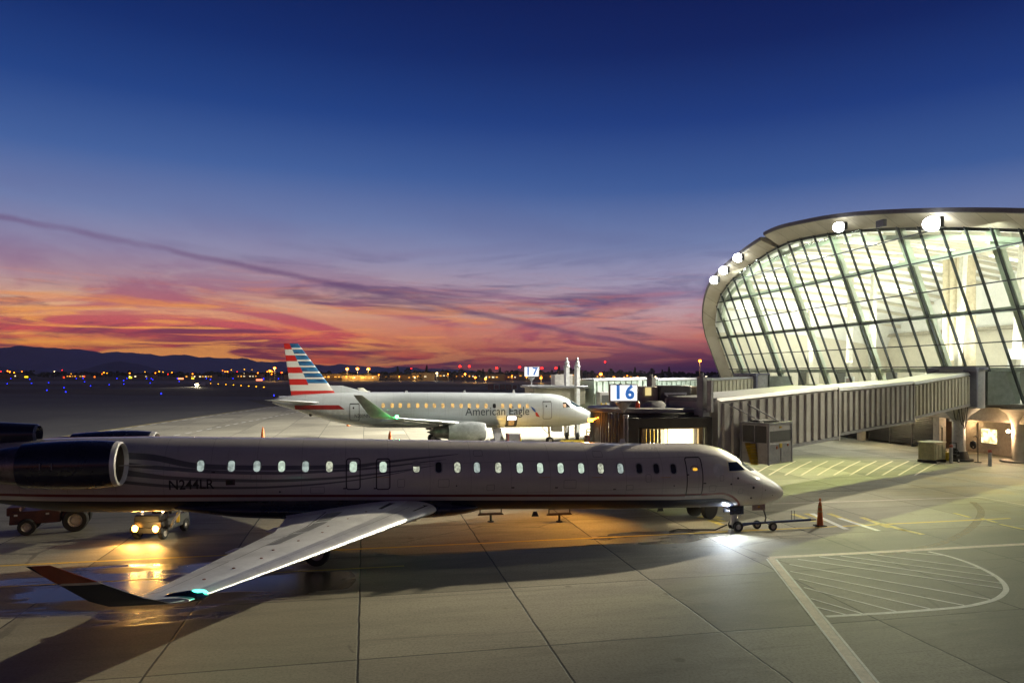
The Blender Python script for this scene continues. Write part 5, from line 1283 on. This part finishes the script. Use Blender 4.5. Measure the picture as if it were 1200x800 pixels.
cone(961, 616, 'tall thin orange cone standing at the end of the blue tow bar', 1.12, .14)
cone(308, 514, 'tall orange cone on the pale concrete by the tip of the hidden wing', 1.1, .22, False)
cone(408, 499, 'orange cone beneath the tail of the silver jet', 1.0, .24, False)
cone(457, 516, 'orange cone under the glowing green wing light of the silver jet', .9, .22, False)
cone(580.5, 517, 'orange cone beside the grey ramp under the silver jet', .8, .22, False)
mb = MB(); 
cb = [stand(-2.9,.4), stand(-2.4,.7), stand(-1.7,.5), stand(-.8,.3), stand(-.35,.1)]
mb.tube([Vector((p.x,p.y,.03+.25*(i==4))) for i, p in enumerate(cb)], .03, 8); tag(mb.build('ground_cable', M_BLACK), 'black cable lying on the wet concrete up to the nose wheel', 'cable')
tag(MB().box(tuple(stand(-.38,-.3,.09)), (.28,.18,.18), ANG+.3, taper=(.5,.9)).build('wheel_chock', M_WHITEP, bevel=.01), 'pale wheel chock against the nose wheel of the near jet', 'chock')
# equipment beside the silver jet
t_ = thing('belt_loader', 'grey sloping belt loader ramp in front of the bright open cargo hold', 'belt loader', (-1.3, 67.0, 0), R(96))
MB().hexa([(-2.2,-.4,.55),(1.9,-.4,1.55),(1.9,.4,1.55),(-2.2,.4,.55),(-2.2,-.4,.75),(1.9,-.4,1.75),(1.9,.4,1.75),(-2.2,.4,.75)]).build('conveyor', mat('belt_grey', (.20,.19,.19), .6), t_)
MB().box((-.2,0,.55), (2.9,1.2,.4)).build('chassis', M_WHITEP, t_, bevel=.04)
for x in (-1.2,.8):
    for y in (-.6,.6): gear_wheel(t_, (x,y,.3), .3, .2)
t_ = thing('baggage_cart', 'small box cart with pink sides standing right of the belt loader', 'cart', (.1, 66.2, 0), ANG)
MB().box((0,0,.95), (1.0,1.2,.9)).build('box', mat('cart_grey', (.35,.33,.36), .5), t_, bevel=.03)
for x in (-.53,.53): MB().box((x,0,.95), (.06,1.22,.92)).build('side_panel', mat('cart_pink', (.55,.16,.16), .5), t_)
for x in (-.35,.35):
    for y in (-.5,.5): gear_wheel(t_, (x,y,.22), .22, .14)
t_ = thing('safety_post', 'short yellow post right of the pink sided cart', 'post', (.75, 66.4, 0))
MB().cyl((0,0,0), (0,0,.9), .1, .1, 12).build('post', mat('hivis_yellow', (.60,.62,.03), .5), t_); MB().cyl((0,0,.9), (0,0,1.0), .12, .06, 12).build('cap', M_YEL, t_)
t_ = thing('yellow_loader', 'yellow framed loader with a tall ladder mast under the nose of the silver jet', 'loader', (8.4, 68.6, 0), ANG)
fr = MB()
fr.box((-1.6,0,.45), (4.4,1.3,.22)).bar((-3.8,-.6,.65), (-.9,-.6,.65), .1,.1)
for x in (-1.2,-.4,.4,1.1): fr.bar((x,-.6,.5), (x,-.6,1.55), .09,.09).bar((x,.6,.5), (x,.6,1.55), .09,.09)
for z in (.95,1.3,1.6): fr.bar((-1.2,-.6,z), (1.1,-.6,z), .08,.08).bar((-1.2,.6,z), (1.1,.6,z), .08,.08)
fr.build('frame', M_YEL, t_)
md = MB()
for x in (.15,.62): md.bar((x,.3,.5), (x,.3,4.1), .12,.12)
for k in range(11): md.bar((.15,.3,.7+k*.32), (.62,.3,.7+k*.32), .06,.08)
md.build('mast', M_YEL, t_); MB().box((.38,.36,2.3), (.36,.06,3.2)).build('mast_back', mat('dark_yellow', (.30,.20,.02), .6), t_)
for x in (-3.0,.7):
    for y in (-.6,.6): gear_wheel(t_, (x,y,.28), .28, .2)
t_ = thing('crate_cart', 'dark red cart loaded with boxes left of the near jet bridge cab', 'cart', (7.4, 64.6, 0), ANG)
MB().box((0,0,.9), (1.7,1.1,.9)).build('box', mat('dark_red_crate', (.13,.025,.02), .6), t_, bevel=.04)
MB().box((-.2,0,1.45), (.5,.7,.2)).box((.4,.1,1.42), (.4,.5,.16)).build('bags', M_ORANGE, t_, bevel=.04)
for x in (-.6,.6):
    for y in (-.5,.5): gear_wheel(t_, (x,y,.22), .22, .14)
# red and white carts beyond the silver jet
cprot = None
for k, (x, m, lb) in enumerate(((575,mat('cart_red', (.30,.04,.03), .5),'red'),(582,mat('cart_white', (.55,.5,.5), .5),'white'),(589,mat('cart_brown', (.16,.06,.05), .5),'brown'),(596,mat('cart_red', (.30,.04,.03), .5),'red'),(603,mat('cart_white', (.55,.5,.5), .5),'white'))):
    p = gnd(x, 457.2); c_ = thing('cargo_container', ['leftmost red container parked in a row on the field beyond the silver jet','pale container second in the row beyond the silver jet','brown container in the middle of the row beyond the silver jet','red container fourth in the row beyond the silver jet','pale container at the right end of the row beyond the silver jet'][k], 'container', p, .05, 'containers in a row beyond the silver jet')
    MB().box((0,0,1.35), (2.1,1.6,2.0)).build('box', m, c_, bevel=.05)
    MB().box((0,-.82,1.35), (1.7,.05,1.6)).build('door', mat('door_dim', (.3,.12,.10), .6), c_)
    for y in (-.6,.6): gear_wheel(c_, (0,y,.25), .25, .2)
# equipment under the terminal
p = gnd(1092, 541); t_ = thing('ground_power_unit', 'olive metal cabinet on skids standing left of the jet bridge column', 'power unit', p, math.atan2(WD.y, WD.x)-R(68))
MB().box((0,0,.88), (1.75,1.2,1.3)).build('cabinet', mat('olive_cabinet', (.30,.27,.17), .5, .1, .15), t_, bevel=.03)
MB().box((0,0,1.56), (1.85,1.3,.08)).build('lid', mat('olive_lid', (.40,.37,.28), .5), t_, bevel=.02)
for x in (-.5,.02,.55): MB().box((x,-.615,.88), (.46,.03,1.1)).build('door_panel', mat('olive_door', (.26,.24,.15), .5), t_, bevel=.01)
for x in (-.72,.72): MB().box((x,0,.1), (.12,1.4,.2)).build('skid', M_BLACK, t_)
for k, (px, py, h) in enumerate(((1114.5,542.5,1.38),(1160,546,1.18))):
    p = gnd(px, py); t_ = thing('bollard', ['grey bollard close to the left of the jet bridge column','grey bollard alone right of the jet bridge column'][k], 'bollard', p, 0, 'bollards before the terminal')
    MB().cyl((0,0,0), (0,0,h), .125, .125, 20).build('post', mat('bollard_grey', (.30,.29,.30), .6), t_); MB().lathe([(.127,h-.16),(.127,h),(.08,h+.05),(.01,h+.06)], 'z', (0,0,0), 20).build('cap', mat('bollard_cap_red', (.28,.07,.05), .6), t_)
p = gnd(1118.5, 541); t_ = thing('hose_trolley', 'black hose trolley between the bollard and the jet bridge column', 'trolley', p, .4)
MB().box((0,0,.55), (.35,.6,.12)).bar((-.1,-.25,.1), (-.15,-.25,1.5), .05,.05).bar((-.1,.25,.1), (-.15,.25,1.5), .05,.05).bar((-.15,-.27,1.5), (-.15,.27,1.5), .05,.05).build('frame', M_BLACK, t_)
hh = MB()
for k in range(5): hh.lathe([(.30,-.04),(.35,0),(.30,.04)], 'x', (0,0,.75), 18) if k == 0 else hh.lathe([(.30-.04*k,-.04+.06*k),(.35-.04*k,.06*k),(.30-.04*k,.04+.06*k)], 'x', (0,0,.75), 18)
hh.build('hose_coil', M_RUBBER, t_)
for y in (-.33,.33): gear_wheel(t_, (0,y,.16), .16, .08)
p = gnd(1108.5, 539.5); t_ = thing('yellow_bin', 'small yellow bin beside the olive cabinet', 'bin', p)
MB().lathe([(.01,0),(.22,0),(.27,.62),(.29,.62),(.29,.66),(.02,.70)], 'z', (0,0,0), 20).build('body', M_YEL, t_); MB().box((0,0,.72), (.16,.04,.05)).build('handle', M_BLACK, t_)
p = gnd(1146, 541.5); t_ = thing('cable_stand', 'black hooked cable stand right of the jet bridge column', 'stand', p)
MB().cyl((0,0,0), (0,0,.04), .25, .25, 16).tube([(0,0,.04),(0,0,1.7),(-.05,0,1.95),(-.2,0,2.05),(-.35,0,1.98)], .03, 8).build('post', M_BLACK, t_)
MB().lathe([(.16,-.16),(.22,0),(.16,.16)], 'x', (-.36,0,1.45), 16).lathe([(.28,-.1),(.33,0),(.28,.1)], 'x', (-.36,0,1.35), 18).build('cable_coil', M_RUBBER, t_)
p = gnd(1104, 537.5); t_ = thing('thin_pole', 'thin dark pole rising right behind the olive cabinet', 'pole', p)
MB().cyl((0,0,0), (0,0,2.55), .045, .045, 10).build('pole', M_BLACK, t_); MB().box((0,0,2.6), (.14,.14,.12)).build('cap', M_WHITEP, t_)

# ================================================================== HORIZON
def ridge(name, prof, Y, depth, m, jag, seed, step):
    rnd = random.Random(seed); x = prof[0][0]; v = []; n = 0; hs = []
    ph = [rnd.uniform(0, 6.28) for _ in range(8)]
    while x <= prof[-1][0]:
        h = interp(prof, x); j = sum(math.sin(x/(Y*.012)*(1.7**k)+ph[k])/(1.6**k) for k in range(8))*jag*min(1, h/60)
        hs.append((x, max(0, h+j))); x += step
    for x, h in hs:
        v += [(x, Y-depth*.4, -2), (x, Y-depth*.18, h*.55), (x, Y, h), (x, Y+depth*.3, -2)]
    f = []
    for i in range(len(hs)-1):
        for k in range(3): f.append((i*4+k, i*4+4+k, i*4+5+k, i*4+1+k))
    return tag(MB().faces(v, f).build(name, m), kind='structure')
def hz(px, py, Y): return ((px-600)/F_PX*Y, CAM_H-(py-HOR)/F_PX*Y)
M_MTN = mat('hazed_mountain_slope', (.50,.50,.72), .95, 0, .1, .001); M_HILL = mat('hill_slope', (.20,.20,.34), .95, 0, .1, .001)  # mountain colour lightened and blued to imitate distance haze
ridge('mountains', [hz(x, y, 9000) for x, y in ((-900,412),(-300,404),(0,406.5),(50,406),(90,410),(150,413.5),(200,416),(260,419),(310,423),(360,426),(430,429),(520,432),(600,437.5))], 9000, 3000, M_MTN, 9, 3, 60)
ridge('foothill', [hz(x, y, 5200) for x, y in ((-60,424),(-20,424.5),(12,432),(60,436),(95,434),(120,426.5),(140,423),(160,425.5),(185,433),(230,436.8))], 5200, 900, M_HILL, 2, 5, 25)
# woodland on the horizon: one mass of leaf clumps
def leaf_mat(name, c):
    return mat(name, c, .9, 0, .4, .4)
M_LEAF = leaf_mat('dark_foliage', (.022,.026,.012)); M_LEAF2 = leaf_mat('olive_foliage', (.05,.045,.018)); M_BARK = mat('bark', (.06,.045,.03), .9, 0, .2)
rnd = random.Random(11)
mb = MB()
for i in range(900):
    px = rnd.uniform(-260, 1100); Y = rnd.uniform(1150, 1500)
    if px > 820 and rnd.random() < .3: continue
    x = (px-600)/F_PX*Y; h = rnd.uniform(5, 11)*(1.25 if rnd.random() < .12 else 1)
    for q in range(3):
        c = Vector((x+rnd.uniform(-6,6), Y+rnd.uniform(-4,4), h*rnd.uniform(.3,.8))); r = rnd.uniform(2,4.5)
        pts = [c+Vector((math.cos(a)*r*rnd.uniform(.6,1.2), rnd.uniform(-1,1)*r*.5, math.sin(a)*r*rnd.uniform(.45,.9))) for a in (0,1.05,2.1,3.14,4.2,5.2)]
        mb.faces(pts+[c+Vector((0,r*.6,0)), c-Vector((0,r*.6,0))], [(0,1,6),(1,2,6),(2,3,6),(3,4,6),(4,5,6),(5,0,6),(1,0,7),(2,1,7),(3,2,7),(4,3,7),(5,4,7),(0,5,7)])
tag(mb.build('distant_woodland', M_LEAF, smooth=False), 'dark line of far trees along the horizon', 'woodland', kind='stuff')
# single trees in front of the town lights
def tree_proto(h, wd, seed, conic=False):
    rnd = random.Random(seed); t_ = thing('tree', None, 'tree', (0,0,0))
    tk = MB().cyl((0,0,0), (.1,0,h*.45), h*.03, h*.02, 8).cyl((.1,0,h*.45), (0,.1,h*.8), h*.02, h*.008, 8)
    for k in range(5):
        a = k*1.3; tk.cyl((.05,0,h*(.3+.08*k)), (math.cos(a)*wd*.3, math.sin(a)*wd*.3, h*(.45+.09*k)), h*.012, h*.004, 6)
    tk.build('trunk', M_BARK, t_)
    cr = MB()
    for i in range(260):
        u = rnd.random(); z = h*(.28+.72*u); rr = wd/2*((1-u)*1.1+.1 if conic else math.sin(math.pi*(.12+.82*u))**.7)
        a = rnd.uniform(0, 6.28); q = rr*math.sqrt(rnd.random())*rnd.uniform(.75,1.15)
        c = Vector((math.cos(a)*q, math.sin(a)*q, z)); s_ = h*rnd.uniform(.03,.07)
        n = Vector((rnd.gauss(0,1), rnd.gauss(0,1), rnd.gauss(0,1))).normalized(); u_ = n.orthogonal().normalized()*s_; v_ = n.cross(u_)
        cr.faces([c+u_, c+v_*.8, c-u_*.9, c-v_], [(0,1,2,3)])
    cr.build('crown', M_LEAF if seed % 2 else M_LEAF2, t_, smooth=False)
    return t_
tp = [tree_proto(10, 8, 1), tree_proto(12, 7, 2), tree_proto(9, 10, 3), tree_proto(14, 5, 5, True)]
TL = ['dark round-headed tree before the amber town lights','olive-tinted tree catching the amber town lights beyond the field','broad low dark tree before the amber town lights','tall narrow dark tree standing above the town lights']
used = [False]*4
tx = [340,352,452,459,466,478,486,493,500,507,519,527,533,541,553,561,566,574,586,594,600,606,617,622,629,641,647,655,661,668,686,694,710,716,727,738,744,751,757,764,776,784,792]
for i, px in enumerate(tx):
    k = rnd.choice((0,0,1,2,2,3)); o = tp[k] if not used[k] else copy_tree(tp[k]); used[k] = True
    Y = rnd.uniform(560, 860); o.location = ((px-600)/F_PX*Y, Y, 0); s_ = rnd.uniform(.75,1.15)*(Y/760); o.scale = (s_,)*3; o.rotation_euler = (0,0,rnd.uniform(0,6))
    o['label'] = TL[k]; o['category'] = 'tree'; o['group'] = ['round dark trees by the town','olive trees by the town','broad low trees by the town','tall narrow trees by the town'][k]
for k in range(4):
    if not used[k]:
        for ch in list(tp[k].children): bpy.data.objects.remove(ch)
        bpy.data.objects.remove(tp[k])
# low buildings beyond the runway
M_AMBW = mat('town_wall', (.34,.26,.15), .8, 0, .2, .3); E_AMB = emis('amber_town_window', (255,170,60), 2.2, .6, .5); E_WHW = emis('white_town_window', (255,236,190), 2.0, .6, .5)
blds = [(452,34,6,760,0),(474,26,5,700,0),(497,20,7,640,1),(513,24,8,690,1),(532,30,6,760,0),(556,26,7,700,1),(577,22,6,650,1),(598,34,5,740,0),(622,24,8,700,1),(648,30,6,760,0),(668,20,9,620,1),(352,30,5,760,0),(372,26,5,800,0),(395,30,6,690,1),(424,34,5,670,1),(706,36,6,760,0),(745,30,5,760,0),(14,26,6,900,0),(92,24,5,940,1),(168,30,5,900,0),(236,34,5,880,1),(292,30,6,820,1)]
blab = ['low dark building between the amber lamp row and the small tree clump','small dark building under the tiny red light right of the lamp row','amber lit building left of the white lamp above the silver jet','wide dark building just right of the white lamp above the silver jet','low dark building under the first two red warning lights','amber lit building behind the lamps right of the first red lights','amber lit building under the third red warning light','long dark building between the third and fourth red warning lights','amber lit building beside the lit 17 sign','dark building behind the two white lift columns','amber lit building right of the two white lift columns','dark building first to the right of the striped tail','low dark building left of the amber lamp row','long amber lit building under the left of the three amber lamps','long amber lit building under the right of the three amber lamps','wide dark building above the left jet bridge roof near the large amber lamp','dark building above the jet bridge roof left of the terminal','dark far building under the mountains at the left edge','amber lit far building left of the small foothill','dark far building below the small foothill','amber lit far building above the stand-in van headlights','dark far building just left of the amber lamps by the tail']
for k, (px, wd, h, Y, lit) in enumerate(blds):
    x = (px-600)/F_PX*Y
    t_ = thing('low_building', blab[k], 'building', (x, Y, 0), 0, 'low buildings beyond the airfield')
    MB().box((0,0,h/2), (wd,14,h)).build('wall', M_AMBW, t_)
    MB().box((0,0,h+.2), (wd+1.2,15,.4)).box((wd*.2,0,h+.9), (wd*.15,3,1.1)).build('roof', M_BLACK, t_)
    nw = int(wd/3.4)
    for q in range(nw):
        if rnd.random() < (.75 if lit else .3):
            MB().box((-wd/2+2+q*3.3, -7.05, h*.55), (rnd.uniform(1.0,2.2), .12, rnd.uniform(.9,1.5))).build('window', E_AMB if rnd.random() < .75 else E_WHW, t_)
# lamps
def glow(name, c, st): return emis(name, c, st)
G_SOD = glow('sodium_lamp_glow', (255,118,14), 14); G_RED = glow('red_lamp_glow', (255,22,16), 12); G_WHT = glow('white_lamp_glow', (255,214,150), 9); G_BLUE = glow('blue_lamp_glow', (24,36,255), 9); G_YEL = glow('yellow_lamp_glow', (255,170,20), 6)
def pole(px, py, Y, gm, r, label, group, light=0, col=(1,.55,.14), nm='street_lamp', cat_='street lamp'):
    z = CAM_H-(py-HOR)/F_PX*Y
    t_ = thing(nm, label, cat_, ((px-600)/F_PX*Y, Y, 0), 0, group)
    MB().cyl((0,0,0), (0,0,max(1,z-r*.6)), .16, .09, 8).bar((-.5,0,z-.1), (.5,0,z-.1), .1,.1).build('pole', M_GALV, t_)
    MB().sphere((0,-.3,z-.1), r, 12, 0, .8).build('lamp_head', gm, t_)
    if light: point('street_lamp_light', ((px-600)/F_PX*Y, Y-2.5, z-1.2), light, col, .6)
    return t_
for px, py, r in ((407,432,1.35),(419,431.8,1.4),(432,432,1.35)): pole(px, py, 660, G_SOD, r, 'one of three bright amber lamps in a row right of the striped tail', 'three bright amber lamps', 9000)
pole(322, 431, 640, G_SOD, 1.2, 'bright amber lamp just left of the striped tail', None, 7000); pole(316.5, 434.3, 600, G_SOD, 1.0, 'amber lamp low and left beside the brighter one by the striped tail', None, 2500)
pole(704, 438, 420, G_SOD, .95, 'large amber lamp glowing above the left jet bridge tunnel', None, 3500)
tl = pole(820, 422.5, 330, G_SOD, .72, 'tall amber street lamp just left of the terminal edge', None, 3000)
for px, py, Y in ((545,438,560),(557,442,520),(569,443.5,520),(634,442.5,500)): pole(px, py, Y, G_SOD, .8, 'amber lamp above the fuselage of the silver jet', 'amber lamps above the silver jet', 2500)
for px, py in ((406,441),(414,442.5),(426,442),(444,439),(468,441),(486,442),(525,438),(600,440),(617,441.5),(660,440),(720,442),(735,440),(747,441.5),(768,441)): pole(px, py, 620, G_SOD if rnd.random() < .8 else G_WHT, .5, 'small amber lamp in the town beyond the airfield', 'small lamps in the town', 1500 if px < 660 else 0)
pole(512, 437, 620, G_WHT, .9, 'white lamp between the trees above the silver jet', None, 1500, (1,.9,.7))
for px, py in ((539,429),(550,429),(582,431),(609,430),(635,431),(651.5,431)): pole(px, py, 720, G_RED, 1.15, 'red warning light on a pole above the town', 'red warning lights above the town', 0, nm='warning_light', cat_='warning light')
pole(709, 423.8, 720, G_RED, .8, 'red warning light highest on its thin mast left of the terminal', None, 0, nm='warning_light', cat_='warning light')
pole(482, 431.5, 800, G_RED, .6, 'tiny red warning light above the dark trees left of the others', None, 0, nm='warning_light', cat_='warning light')
for i in range(34):
    px = rnd.uniform(0, 335); py = rnd.uniform(432.5, 438.5); gm, lb, nm_ = rnd.choice(((G_SOD,'amber','amber'),(G_SOD,'amber','amber'),(G_YEL,'yellow','yellow'),(G_WHT,'white','white'),(G_RED,'red','red')))
    pole(px, py, rnd.uniform(760, 980), gm, rnd.uniform(.4,.75), 'tiny '+lb+' lamp under the mountains at the far side of the airfield', 'tiny '+nm_+' lamps under the mountains')
bl = [(8.5,449.6),(37,449),(57,448.5),(55,457),(75,454),(77,459),(99,447.6),(106,452),(128,450.7),(145,446),(145,450),(176,448.7),(179,445),(189,461),(210,447),(321,463)]
bl += [(rnd.uniform(0,340), rnd.uniform(440.5,445)) for _ in range(22)]
proto = None
for px, py in bl:
    Y = min(820, F_PX*(CAM_H-.35)/(py-HOR)); p = ((px-600)/F_PX*Y, Y, 0)
    if proto is None:
        proto = thing('taxiway_light', 'small blue edge light on the dark taxiways at left', 'taxiway light', p, 0, 'blue taxiway edge lights')
        MB().cyl((0,0,0), (0,0,.28), .05, .04, 8).build('stem', M_YEL, proto); MB().sphere((0,0,.36), .16, 10).build('globe', G_BLUE, proto); o = proto
    else: o = copy_tree(proto)
    o.location = p; k = max(1.0, Y/360); o.scale = (k,k,k)
gl = None
for i in range(9):
    px, py = 238+i*8.9, 448.3+i*.62; Y = F_PX*(CAM_H-.4)/(py-HOR); p = ((px-600)/F_PX*Y, Y, 0)
    if gl is None:
        gl = thing('guard_light', 'amber light in a short row along the runway entrance left of the tail', 'runway light', p, 0, 'amber lights in a row left of the striped tail')
        MB().cyl((0,0,0), (0,0,.3), .06, .05, 8).build('stem', M_GALV, gl); MB().box((0,-.05,.48), (.7,.3,.4)).build('lamp', G_YEL, gl); o = gl
    else: o = copy_tree(gl)
    o.location = p; o.scale = (.7,.7,.7)
for k, (px, py, wd, c, lb) in enumerate(((31,441.5,3.4,(220,190,30),'yellow lit airfield sign at the far left'),(75,442,1.6,(230,60,20),'small red lit airfield sign left of centre of the dark field'),(99,441,1.4,(235,70,20),'tall red lit airfield sign on the dark field'),(111,441.5,1.5,(240,110,30),'orange lit airfield sign right of the red ones'),(153,442.3,3.0,(225,210,40),'bright yellow lit airfield sign on the dark field'),(212,443.5,5,(250,140,90),'wide orange lit airfield sign near the amber row'),(226,443.2,2.6,(225,190,40),'yellow lit airfield sign beside the wide orange one'),(304,445,5.2,(240,120,90),'wide pinkish lit airfield sign close to the striped tail'))):
    Y = 640 if k < 7 else 560; t_ = thing('airfield_sign', lb, 'airfield sign', ((px-600)/F_PX*Y, Y, 0))
    zc_ = CAM_H-(py-HOR)/F_PX*Y; zc_ = max(1.2, zc_)
    MB().box((0,0,zc_), (wd,.4,1.5)).build('sign_box', M_BLACK, t_); MB().box((0,-.22,zc_), (wd-.2,.06,1.3)).build('lit_face', emis('sign_glow_%d' % k, c, 3.0), t_)
    for x in (-wd*.3, wd*.3): MB().cyl((x,0,0), (x,0,max(.4,zc_-.7)), .08, .08, 6).build('leg', M_GALV, t_)
# added van whose headlights stand in for a taxiing aircraft's lamp
Y = 372; t_ = thing('stand_in_van', 'distant stand-in van with blazing headlights on the dark taxiway left of the tail', 'van', ((235-600)/F_PX*Y, Y, 0), R(-25))
MB().box((0,0,1.1), (2.0,4.6,1.2), taper=(.95,.98)).box((0,.5,2.0), (1.9,3.2,.7), taper=(.9,.9)).build('body', M_WHITEP, t_, bevel=.1)
for x in (-.7,.7):
    MB().sphere((x,-2.35,.95), .42, 12, 0, .8).build('headlight', emis('van_headlight_glow', (255,228,160), 70), t_)
    for y in (-1.4,1.4): gear_wheel(t_, (x*1.3,y,.36), .36, .22, R(90))
spot('van_headlight_beam', ((235-600)/F_PX*Y, Y-3, 1.2), ((235-600)/F_PX*Y+6, Y-60, 0), 16000, (1,.85,.55), 60, .6, .3)
# amber lamp added on the jet bridge cab to colour the concrete below
q = cabpt(-5.05, 4.9, 4.6)
wl_ = MB().box(tuple(q), (.22,.16,.14), ANG).bar(q, cabpt(-4.5,5.3,4.7), .05, .05).build('added_amber_lamp', emis('added_amber_glow', (255,150,40), 22)); W2(wl_, jb16)
spot('added_amber_beam', cabpt(-5.25, 4.75, 4.5), cabpt(-9.2, 1.6, 0), 1500, (1,.47,.07), 120, .8, .10)
spot('belly_lamp_beam', jet2.matrix_basis @ Vector((-9.6, -3.2, .25)), jet2.matrix_basis @ Vector((-8.8, -1.0, 1.8)), 420, (1,.62,.15), 120, .6, .1)

# ------------------------------------------------------------------ evening haze in the air
mh = bpy.data.materials.new('haze_air'); mh.use_nodes = True; th = NT(mh.node_tree); th.n.clear()
pv = th.new('ShaderNodeVolumePrincipled'); pv.inputs['Color'].default_value = (.80,.84,1,1); pv.inputs['Density'].default_value = 8e-5; pv.inputs['Anisotropy'].default_value = 0.0
th.l.new(pv.outputs[0], th.new('ShaderNodeOutputMaterial').inputs['Volume'])
hz_ = MB().hexa([(-12100,-420,-1.1),(12100,-420,-1.1),(12100,12200,-1.1),(-12100,12200,-1.1),(-12100,-420,420),(12100,-420,420),(12100,12200,420),(-12100,12200,420)]).build('haze', mh, smooth=False)
tag(hz_, 'thin bluish evening haze in the air over the whole airfield', 'haze', kind='stuff')
